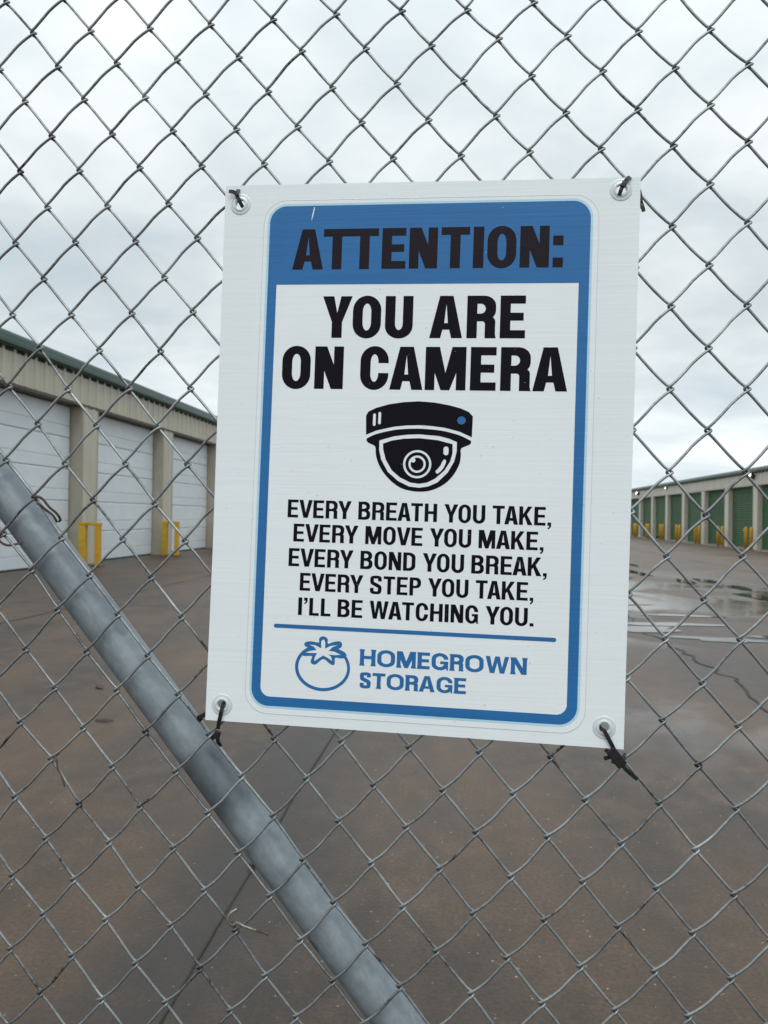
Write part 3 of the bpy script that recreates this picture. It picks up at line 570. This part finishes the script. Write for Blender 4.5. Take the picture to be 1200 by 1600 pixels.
# ------------------------------------------------------------------ print shapes: painter's-order planar shapes -> one clean triangulation
def ell(cx, cy, rx, ry, n=36): return [(cx+rx*math.cos(2*PI*i/n), cy+ry*math.sin(2*PI*i/n)) for i in range(n)]
def rr(x0, y0, x1, y1, rx, ry=None, corners=(1,1,1,1), n=8):
    """rounded rect, y down; corners tl,tr,br,bl"""
    ry = rx if ry is None else ry; out = []
    for (cx, cy, a0, on, kx, ky) in ((x0+rx, y0+ry, PI, corners[0], x0, y0), (x1-rx, y0+ry, 1.5*PI, corners[1], x1, y0), (x1-rx, y1-ry, 0, corners[2], x1, y1), (x0+rx, y1-ry, .5*PI, corners[3], x0, y1)):
        if on: out += [(cx+rx*math.cos(a0+.5*PI*i/n), cy+ry*math.sin(a0+.5*PI*i/n)) for i in range(n+1)]
        else: out.append((kx, ky))
    return out
def rect(x0, y0, x1, y1): return [(x0, y0), (x1, y0), (x1, y1), (x0, y1)]
def stroke(pts, w):
    L = []; R = []
    for i, p in enumerate(pts):
        a = pts[max(i-1, 0)]; b = pts[min(i+1, len(pts)-1)]; t = Vector((b[0]-a[0], b[1]-a[1])).normalized()
        ww = (w[i] if isinstance(w, list) else w)/2
        L.append((p[0]-t.y*ww, p[1]+t.x*ww)); R.append((p[0]+t.y*ww, p[1]-t.x*ww))
    return L+R[::-1]
def smooth(P, n=4, closed=True):
    out = []; N = len(P)
    for i in range(N if closed else N-1):
        g_ = (lambda k: P[k % N]) if closed else (lambda k: P[max(0, min(N-1, k))])
        p0, p1, p2, p3 = g_(i-1), g_(i), g_(i+1), g_(i+2)
        for q_ in range(n):
            t = q_/n; out.append(tuple(.5*((2*p1[c])+(p2[c]-p0[c])*t+(2*p0[c]-5*p1[c]+4*p2[c]-p3[c])*t*t+(3*p1[c]-p0[c]-3*p2[c]+p3[c])*t**3) for c in (0, 1)))
    if not closed: out.append(tuple(P[-1]))
    return out
def inside(p, poly):
    x, y = p; c = False; j = len(poly)-1
    for i in range(len(poly)):
        xi, yi = poly[i]; xj, yj = poly[j]
        if (yi > y) != (yj > y) and x < (xj-xi)*(y-yi)/(yj-yi)+xi: c = not c
        j = i
    return c
def flat(shapes):
    """shapes: [(+1/-1, polygon)]; the last shape that holds a triangle decides. Returns 2D verts, tris"""
    V = []; E = []
    for s_, P in shapes:
        o = len(V); V += [Vector(p) for p in P]; E += [(o+i, o+(i+1) % len(P)) for i in range(len(P))]
    vs, es, fs, *_ = geometry.delaunay_2d_cdt(V, E, [], 0, 1e-6)
    bbs = [(min(p[0] for p in P), max(p[0] for p in P), min(p[1] for p in P), max(p[1] for p in P)) for _, P in shapes]
    keep = []
    for f in fs:
        c = (sum(vs[i][0] for i in f)/len(f), sum(vs[i][1] for i in f)/len(f)); on = 0
        for (s_, P), bb in zip(shapes, bbs):
            if bb[0] <= c[0] <= bb[1] and bb[2] <= c[1] <= bb[3] and inside(c, P): on = s_
        if on > 0: keep.append(f)
    return vs, keep
sign = empty('warning_sign', SP(.2286, .6096, 0)); sl = Vector(sign.location)
tag(sign, 'white and blue plastic camera warning sign tied to the chain-link gate', 'sign')
def bow_(x, y):   # the board is very slightly warped (metres)
    return .0016*math.sin(PI*min(1, max(0, x/.457)))*math.sin(PI*min(1, max(0, y/.61)))
def print_obj(name, shapes, m, off, parent=None, label=None):
    """shapes in millimetres from the sign's top left corner"""
    vs, fs = flat(shapes); b_ = MB()
    org = parent if parent else sign; base = sl
    V = [SP(v[0]/1000, v[1]/1000, off/1000)-base for v in vs]
    F = []
    for f in fs:
        a, b2, c = (V[i] for i in f[:3]); n = (b2-a).cross(c-a); F.append(f if n.dot(NV) > 0 else tuple(reversed(f)))
    b_.add(V, F); me = b_.mesh(name); o = obj(name, me, m, org)
    if label: o['label'] = label
    return o
# board with four punched holes
HOLES = [(15.8, 20.6), (439.6, 12.8), (18.3, 590.8), (437.0, 588.6)]
vs, fs = flat([(1, [(-2.8, -1.4), (100, -1.6), (229, -1.0), (350, -.6), (459.9, -.6), (459.4, 200), (458.3, 420), (457.6, 610.2), (300, 609.5), (150, 609.0), (-.6, 609.0), (-.2, 420), (-1.8, 200)])]+[(-1, ell(x, y, 5.6, 5.6, 28)) for x, y in HOLES])
cnt_e = {}
TH = 3.8
F = []
for f in fs:
    a, b2, c = (Vector((*vs[i], 0)) for i in f[:3]); ff = tuple(f) if (b2-a).cross(c-a).z < 0 else tuple(reversed(f)); F.append(ff)
    for i in range(len(ff)): cnt_e[(ff[i], ff[(i+1) % len(ff)])] = 1
n0 = len(vs); V = [SP(v[0]/1000, v[1]/1000, 0)-sl for v in vs]+[SP(v[0]/1000, v[1]/1000, -TH/1000)-sl for v in vs]
FF = list(F)+[tuple(i+n0 for i in reversed(f)) for f in F]
for (a, c) in cnt_e:
    if (c, a) not in cnt_e: FF.append((c, a, a+n0, c+n0))
obj('board', MB().add(V, FF), 'board', sign)
# laminated sticker, pale halo, blue border
X0, X1, Y0, Y1 = 51.7, 408.6, 23.8, 588.6
film = print_obj('laminate', [(1, rr(X0-7, Y0-6.5, X1+8.5, Y1+8.5, 26, n=14))], 'film', .28)
b_ = MB(); rim = [SP(x/1000, y/1000, .00025)-sl for x, y in rr(X0-7, Y0-6.5, X1+8.5, Y1+8.5, 26, n=14)]; rim.append(rim[0]); b_.tube(rim, .00026, 6, cap=False)
obj('laminate_edge', b_.mesh('laminate_edge', smooth=True), 'clear', sign)
print_obj('print_halo', [(1, rr(X0-2.6, Y0-2.6, X1+2.6, Y1+2.6, 22, n=14)), (-1, rr(X0+1, Y0+1, X1-1, Y1-1, 17, n=14))], 'halo', .34)
print_obj('blue_border', [(1, rr(X0, Y0, X1, Y1, 19.5, n=14)), (-1, rr(62.0, 113.9, 397.7, 578.2, 11, corners=(0, 0, 1, 1), n=12)),
    (-1, [(102.2, 25.2), (103.4, 25.6), (101.6, 35.5), (99.6, 41.5), (100.2, 35)])], 'blue', .42)
print_obj('divider_line', [(1, rr(74.6, 496.9, 384.8, 501.4, 2.2, n=5))], 'blue', .42)

# ---- condensed grotesque glyphs: unit height, y down, baseline at 1
def glyph(ch, T, H, wd):
    """returns (width, shapes)"""
    t = T; h = H; P = []
    def O_(w, y0=0., y1=1., o=.0, r=.35):
        y0 -= o; y1 += o
        return [(1, rr(0, y0, w, y1, w*.5, r)), (-1, rr(t, y0+h, w-t, y1-h, (w-2*t)*.499, max(.03, r-h*.8)))]
    w = wd.get(ch, .62)
    if ch == 'I': return t*1.05, [(1, rect(0, 0, t*1.05, 1))]
    if ch in '.': return t*1.0, [(1, rect(0, 1-t*.95, t, 1))]
    if ch == ':': return t*1.0, [(1, rect(0, .24, t, .24+t*.98)), (1, rect(0, 1-t*.98, t, 1))]
    if ch in ",'":
        y = 1-t*.95 if ch == ',' else 0; a = t*.95
        return t*.95, [(1, [(0, y), (a, y), (a, y+t*1.0), (a*.86, y+t*1.45), (a*.45, y+t*1.9), (a*.08, y+t*1.95), (a*.08, y+t*1.62), (a*.42, y+t*1.35), (a*.5, y+t*.95), (0, y+t*.95)])]
    if ch == 'L': return w, [(1, [(0, 0), (t, 0), (t, 1-h), (w, 1-h), (w, 1), (0, 1)])]
    if ch == 'T': return w, [(1, rect(0, 0, w, h)), (1, rect(w/2-t/2, 0, w/2+t/2, 1))]
    if ch == 'E':
        return w, [(1, rect(0, 0, t, 1)), (1, rect(0, 0, w, h)), (1, rect(0, .5-h*.52, w*.93, .5+h*.46)), (1, rect(0, 1-h, w, 1))]
    if ch == 'H': return w, [(1, rect(0, 0, t, 1)), (1, rect(w-t, 0, w, 1)), (1, rect(0, .5-h*.55, w, .5+h*.45))]
    if ch == 'N': return w, [(1, rect(0, 0, t*.96, 1)), (1, rect(w-t*.96, 0, w, 1)), (1, [(0, 0), (t*1.18, 0), (w, 1), (w-t*1.18, 1)])]
    if ch == 'M': 
        c = w/2; return w, [(1, rect(0, 0, t*.92, 1)), (1, rect(w-t*.92, 0, w, 1)), (1, [(0, 0), (t*1.35, 0), (c, .60), (w-t*1.35, 0), (w, 0), (c+t*.42, 1), (c-t*.42, 1)])]
    if ch == 'A':
        c = w/2; a = t*.66; return w, [(1, [(c-a, 0), (c+a, 0), (w, 1), (w-t*1.08, 1), (w-t*1.08-.048, .80), (t*1.08+.048, .80), (t*1.08, 1), (0, 1)]),
                                       (-1, [(c, .19), (c+(w/2-a-t*.74)*.60+.012, .645), (c-(w/2-a-t*.74)*.60-.012, .645)])]
    if ch == 'V': c = w/2; return w, [(1, [(0, 0), (t*1.08, 0), (c, .70), (w-t*1.08, 0), (w, 0), (c+t*.60, 1), (c-t*.60, 1)])]
    if ch == 'Y': c = w/2; return w, [(1, [(0, 0), (t*1.15, 0), (c, .40), (w-t*1.15, 0), (w, 0), (c+t*.52, .62), (c+t*.52, 1), (c-t*.52, 1), (c-t*.52, .62)])]
    if ch == 'W':
        q1, q3 = w*.29, w*.71; c = w/2; s_ = t*.52
        return w, [(1, [(0, 0), (t*1.02, 0), (q1+.005, .66), (c-s_, 0), (c+s_, 0), (q3-.005, .66), (w-t*1.02, 0), (w, 0), (q3+s_, 1), (q3-s_, 1), (c, .36), (q1+s_, 1), (q1-s_, 1)])]
    if ch == 'K': return w, [(1, rect(0, 0, t, 1)), (1, [(t, .42), (w-t*1.2, 0), (w-.01, 0), (t+(w-t)*.42, .42), (w+.02, 1), (w-t*1.17, 1), (t*1.0+(w-t)*.16, .56), (t, .66)])]
    if ch == 'O': return w, O_(w, o=.012)
    if ch == 'D': return w, [(1, rr(0, 0, w, 1, w*.52, .28, (0, 1, 1, 0))), (-1, rr(t, h, w-t, 1-h, (w-2*t)*.7, .16, (0, 1, 1, 0)))]
    if ch == 'U': return w, [(1, rr(0, 0, w, 1.012, w*.5, .30, (0, 0, 1, 1))), (-1, rr(t, -.1, w-t, 1-h, (w-2*t)*.499, .16, (0, 0, 1, 1)))]
    if ch == 'C': return w, O_(w, o=.012)+[(-1, rect(w*.5, .385, w+.1, .615))]
    if ch == 'G': return w, O_(w, o=.012)+[(-1, rect(w*.5, .36, w+.1, .60)), (1, rect(w*.52, .475, w, .475+h*.85)), (1, rect(w-t, .475, w, .80)), (1, rect(w-t*.42, .80, w, 1.0))]
    if ch in 'PRB':
        hh = .56 if ch != 'B' else .50
        S = [(1, rect(0, 0, t, 1))]
        if ch == 'R': S += [(1, rr(t*.5, .47, w*.985, 1, min(.20, w*.3), .13, (0, 1, 0, 0))), (-1, rr(t, .47+h*.7, w*.985-t, 1.04, .06, .07, (0, 1, 0, 0))), (1, [(w*.985-.04, .90), (w*.985, .90), (w+.012, 1), (w*.985-.04, 1)])]
        if ch == 'B': S += [(1, rr(0, .44, w, 1, w*.42, .22, (0, 1, 1, 0))), (-1, rr(t, .44+h*.72, w-t, 1-h, (w-2*t)*.6, .12, (0, 1, 1, 0)))]
        ww = w*(.96 if ch == 'B' else 1.)
        S += [(1, rr(0, 0, ww, hh+.03, w*.42, .24, (0, 1, 1, 0))), (-1, rr(t, h, ww-t, hh+.03-h*.88, (w-2*t)*.6, .12, (0, 1, 1, 0)))]
        return w, S
    if ch == 'S':
        m_ = t*.5; k = h*.5; c = w/2
        P = [(w-m_, .30), (w-m_*1.02, .20), (w*.80, k*1.15), (c, k*.85), (w*.2, k*1.25), (m_*.98, .21), (m_*1.02, .31), (w*.22, .405), (c, .49), (w*.80, .60), (w-m_*.95, .70), (w-m_*1.0, .80), (w*.78, 1-k*1.1), (c, 1-k*.82), (w*.22, 1-k*1.15), (m_, .81), (m_*1.0, .67)]
        Q = smooth(P, 4, False); ws = []
        for i in range(len(Q)):
            a = Q[max(i-1, 0)]; b2 = Q[min(i+1, len(Q)-1)]; dx_, dy_ = abs(b2[0]-a[0]), abs(b2[1]-a[1]); f_ = dy_/(math.hypot(dx_, dy_)+1e-9)
            mid = 1-min(1, abs(Q[i][1]-.5)/.2); ws.append(h+(t-h)*f_+mid*.03)
        return w, [(1, stroke(Q, ws))]
    return .25, []
WB = dict(A=.77, T=.68, E=.58, N=.68, O=.68, Y=.72, U=.66, R=.67, C=.66, M=.93)
WS = dict(E=.54, V=.68, R=.60, Y=.68, B=.60, O=.61, A=.66, T=.58, H=.61, U=.60, M=.79, K=.63, N=.61, D=.60, S=.58, P=.57, W=.93, G=.61, C=.60, L=.49)
WL = dict(H=.88, O=1.0, M=1.06, E=.68, G=.92, R=.74, W=1.28, N=.86, S=.64, T=.76, A=.92)
KERN = {('T', 'T'): -.085, ('A', 'M'): -.05, ('C', 'A'): -.07, ('E', 'V'): -.05, ('V', 'E'): -.05, ('O', 'V'): -.05, ('B', 'R'): 0, ('R', 'E'): -.0, ('E', 'A'): -.06, ('M', 'A'): -.05, ('A', 'K'): -.05, ('A', 'T'): -.09, ('T', 'A'): -.10, ('R', 'Y'): -.07, ('Y', 'O'): -.08, ('W', 'A'): -.10, ('T', 'O'): -.01, ('L', "'"): 0, ('K', 'E'): -.005, ('R', 'A'): -.05}
def line(name, text, x0, x1, ytop, ybase, T, H, wd, sp, space, m, off, flare=False):
    x = 0; items = []
    prev = None
    for ch in text:
        if ch == ' ': x += space; prev = None; continue
        if prev: x += sp+KERN.get((prev, ch), 0)
        w, S = glyph(ch, T, H, wd); items.append((x, S, w, ch)); x += w; prev = ch
    k = (x1-x0)/x; hh = ybase-ytop; shapes = []
    for gx, S, w, ch in items:
        for s_, P in S: shapes.append((s_, [(x0+(gx+p[0])*k, ytop+p[1]*hh) for p in P]))
        if flare and ch in 'HMERNTA':             # small flared terminals
            f_ = .035
            st = {'H': ((0, 0), (w-T, 0), (0, 1), (w-T, 1)), 'N': ((0, 0), (w-T, 0), (0, 1)), 'M': ((0, 1), (w-T, 1)), 'E': ((0, 0), (0, 1)), 'R': ((0, 0), (0, 1)), 'T': ((w/2-T/2, 1),), 'A': ()}[ch]
            for (a, yy) in st:
                y_ = yy; dn = -.16 if yy else .16
                shapes.append((1, [(x0+(gx+p[0])*k, ytop+p[1]*hh) for p in [(a-f_, y_), (a+T+f_, y_), (a+T, y_+dn), (a, y_+dn)]]))
    return print_obj(name, shapes, m, off)
line('heading_lettering', 'ATTENTION:', 79.5, 380.2, 50.8, 96.8, .238, .19, WB, .085, .28, 'ink2', .52)
line('message_lettering', 'YOU ARE', 116.6, 342, 127.4, 174.5, .238, .19, WB, .10, .40, 'ink', .42)
line('message_lettering', 'ON CAMERA', 72.5, 388.6, 184.2, 232.2, .238, .19, WB, .10, .40, 'ink', .42)
for tx, x0, x1, yt_, yb2 in (('EVERY BREATH YOU TAKE,', 85.4, 375.9, 357.4, 377.4), ('EVERY MOVE YOU MAKE,', 93, 368.6, 384.3, 404.2), ('EVERY BOND YOU BREAK,', 88.6, 372.8, 411.8, 431.9),
                             ('EVERY STEP YOU TAKE,', 102.5, 359.4, 438.9, 458.7), ("I'LL BE WATCHING YOU.", 101.6, 360.4, 466.4, 486.0)):
    line('verse_lettering', tx, x0, x1, yt_, yb2, .185, .155, WS, .095, .35, 'ink', .42)
line('company_lettering', 'HOMEGROWN', 173.4, 354.7, 520, 538.1, .235, .19, WL, .10, .3, 'blue', .42, True)
line('company_lettering', 'STORAGE', 174.2, 290.6, 545.4, 562.5, .235, .19, WL, .10, .3, 'blue', .42, True)
# camera pictogram
S_ = [(1, P_CAP), (1, smooth(P_BODY, 3)), (-1, stroke(smooth([(171.5, 285.6), (182, 280.6), (201, 275.8), (215.4, 273.9), (230, 273.2), (244, 273.8), (258, 275.6), (274.6, 280), (288.6, 286.4)], 4, False), 2.9)),
      (-1, smooth(P_RINGO[6:]+P_RINGO[:0], 1) if 0 else P_RINGO), (1, P_RINGI),
      (-1, ell(229.3, 314.3, 15.6, 15.6, 48)), (1, ell(229.3, 314.3, 13.1, 13.1, 48)), (-1, ell(229.2, 314.3, 9.6, 9.6, 40)), (1, ell(229.2, 314.3, 7.1, 7.1, 40)), (-1, ell(224.6, 310, 2.7, 2.7, 20)),
      (-1, rr(178.3, 259, 181.5, 272.9, 1.4, n=4)), (-1, rr(184.2, 257.2, 187.3, 271, 1.4, n=4)), (-1, rr(257.7, 294.2, 263.3, 303.8, 2.6, n=5)),
      (-1, stroke([(259.6, 308.6), (259, 311), (256.7, 316.5), (253.9, 320.2), (251.0, 322.8), (250.2, 323.3)], [2.2, 4.2, 4.4, 4.4, 4.0, 1.8])), (-1, ell(276.3, 265.2, 4.5, 4.4, 24))]
print_obj('camera_pictogram', S_, 'ink', .42)
print_obj('blue_dot', [(1, ell(276.3, 265.2, 4.4, 4.3, 24))], 'blue', .42)
# tomato emblem
print_obj('tomato_emblem', [(1, ell(131.7, 542.8, 31.1, 25.9, 64)), (-1, ell(131.9, 542.6, 27.6, 22.6, 64)), (1, smooth(P_CALY, 3)), (-1, P_STAR)], 'blue', .42)
# clear plastic grommets: washer with a raised lip round each hole
def grommet(x, y):
    n = 36; prof = [(5.2, -.5), (5.2, 1.0), (5.8, 1.5), (6.8, 1.65), (7.7, 1.3), (8.2, .8), (10.0, .75), (11.2, .7), (11.9, .45), (12.2, .05)]
    b_ = MB(); vs = []
    for r, z in prof: vs += [SP((x+r*math.cos(2*PI*k/n))/1000, (y+r*math.sin(2*PI*k/n))/1000, z/1000)-sl for k in range(n)]
    b_.add(vs, [(j*n+k, (j+1)*n+k, (j+1)*n+(k+1) % n, j*n+(k+1) % n) for j in range(len(prof)-1) for k in range(n)])
    obj('grommet', b_.mesh('grommet', smooth=True), 'clear', sign)
for x, y in HOLES: grommet(x, y)
# rain drops
b_ = MB()
for i in range(260):
    x = rnd.uniform(4, 453); y = 20+585*rnd.random()**.75; r = .35+.75*rnd.random()**3; n = 8; o = len(b_.v)
    vs = []
    for j, (rr_, zz) in enumerate(((1, 0), (.86, .32), (.5, .55))): vs += [SP((x+r*rr_*math.cos(2*PI*k/n))/1000, (y+r*1.12*rr_*math.sin(2*PI*k/n))/1000, (.62+r*zz)/1000)-sl for k in range(n)]
    vs.append(SP(x/1000, y/1000, (.62+r*.62)/1000)-sl)
    fs = [(j*n+k, j*n+(k+1) % n, (j+1)*n+(k+1) % n, (j+1)*n+k) for j in range(2) for k in range(n)]+[(2*n+k, 2*n+(k+1) % n, 3*n) for k in range(n)]
    b_.add(vs, fs)
o = obj('rain_drops', b_.mesh('rain_drops', smooth=True), 'drop', sign); o['kind'] = 'stuff'

# ------------------------------------------------------------------ zip ties
def ribbon(pts, w, th):
    """strap: rectangular section swept along points, flat side facing the viewer"""
    b_ = MB(); P = [Vector(p) for p in pts]; vs = []; n = len(P)
    for i in range(n):
        t = (P[min(i+1, n-1)]-P[max(i-1, 0)]).normalized(); sd = t.cross(NV)
        sd = sd.normalized() if sd.length > .2 else EX; up = sd.cross(t).normalized()
        ww = w[i] if isinstance(w, list) else w
        vs += [P[i]+sd*ww/2+up*th/2, P[i]-sd*ww/2+up*th/2, P[i]-sd*ww/2-up*th/2, P[i]+sd*ww/2-up*th/2]
    fs = [(i*4+k, i*4+(k+1) % 4, i*4+4+(k+1) % 4, i*4+4+k) for i in range(n-1) for k in range(4)]+[(3, 2, 1, 0), (4*n-4, 4*n-3, 4*n-2, 4*n-1)]
    return b_.add(vs, fs)
def ziptie(label, straps, head, tails, hs=(5.2, 4.4, 3.4)):
    """points in mm on the sign plane (x, y, towards viewer)"""
    r = empty('zip_tie', SP(head[0]/1000, head[1]/1000, head[2]/1000)); rl = Vector(r.location)
    tag(r, label, 'zip tie', 'black zip ties holding the sign')
    W_ = lambda p: SP(p[0]/1000, p[1]/1000, p[2]/1000)-rl
    for s_ in straps: obj('strap', ribbon([W_(p) for p in s_], .0042, .0011), 'nylon', r)
    a = head[3]; b2 = MB(); hx, hy, hz = (v/2000 for v in hs)
    ux = EX*math.cos(a)+EY*math.sin(a); uy = -EX*math.sin(a)+EY*math.cos(a)
    vs = [ux*(hx*i)+uy*(hy*j)+NV*(hz*k) for k in (-1, 1) for j in (-1, 1) for i in (-1, 1)]
    b2.add(vs, [(0,1,3,2),(4,6,7,5),(0,4,5,1),(1,5,7,3),(3,7,6,2),(2,6,4,0)]); obj('head', b2, 'nylon', r, bevel=.0008)
    for s_ in tails: obj('tail', ribbon([W_(p) for p in s_], [.0044]*(len(s_)-1)+[.0036], .0012), 'nylon', r)
    return r
ziptie('short black zip tie through the top left grommet of the sign', [[(17.6, 22.5, -9), (17.8, 22.6, -2), (17.2, 21.4, 1.6), (15.2, 17.5, 3), (12.8, 12.5, 3.4)], [(12, 9, 3), (12.6, 4, 1), (13.5, 0, -5), (14, -1.5, -11)]], (11.8, 10.2, 3.8, 1.15), [[(11, 9.2, 5), (7.5, 7.8, 5.2), (3, 6.9, 4.6)]])
ziptie('black zip tie through the top right grommet of the sign', [[(437.6, 20.5, -9), (437.4, 20.6, -2), (437.6, 19.2, 1.6), (439, 14.5, 3), (441, 9.2, 3.2)], [(444.5, 15.5, -6), (443.2, 18.2, -1), (442.2, 16.8, -2)]], (441.6, 8.6, 3.6, -1.15), [[(442.6, 6.4, 4), (445, 3.2, 4.2), (447.4, .8, 3), (449, -.6, 0)]], (6.0, 5.6, 3.4))
ziptie('black zip tie on the wire just outside the sign\'s top right corner', [[(457, 9, -7), (459.4, 12, -5), (460.6, 17, -5)], [(457.8, 25, -9), (459, 21, -5), (459.6, 14, -5)]], (460.6, 20.5, -5, 1.45), [[(461.2, 24, -5), (462.9, 29.5, -4.5), (464.8, 35, -5)]], (9.5, 4.6, 3.6))
ziptie('black zip tie hanging from the bottom left grommet of the sign', [[(19.6, 587.6, -9), (20.2, 588, -2), (20, 590.4, 1.6), (18.6, 598, 2.8), (16.4, 609, 2), (14.8, 618, .5)], [(8, 629, -9), (9.5, 627, -3), (12.8, 623.5, -.5), (15, 621, 0)]], (14.2, 624.5, 0, 1.8), [[(14.4, 628, .4), (15.6, 633, 0), (18.6, 637.5, -2)], [(12.6, 624, .6), (8.5, 629.4, -1), (6, 631, -5)]], (9.0, 6.6, 5.0))
ziptie('black zip tie end sticking out left of the sign\'s bottom left corner', [[(2, 600, -5.5), (-1, 602.2, -5.2), (-4, 604.5, -5)], [(-8, 612, -10), (-11, 609.5, -7), (-10, 606.5, -5)]], (-5.8, 605.6, -5, -.52), [[(-8, 607.8, -5), (-10.5, 610.5, -6), (-11.2, 613, -9)]], (8.6, 5.2, 3.8))
ziptie('long black zip tie under the bottom right grommet of the sign', [[(431.6, 587.2, -8), (432.0, 588.4, -1), (434.2, 590, 2), (437, 591.4, 3), (439.6, 596, 3.2), (443.6, 603, 2.8), (447.6, 610.5, 1.5)],
        [(438.5, 611.6, -.5), (441.5, 613.5, 0), (446, 618, .2)], [(447, 625, -8), (453, 626, .5), (459, 620, -4), (461, 617, -9)], [(437.6, 621.2, 0), (441.5, 619.6, .2), (445, 618.5, .2)]],
       (450.2, 618.8, 0, .87), [[(456.5, 626.5, .4), (460.5, 631, .6), (466, 635.5, 0), (472.5, 640.5, 0)]], (21, 11, 6.5))
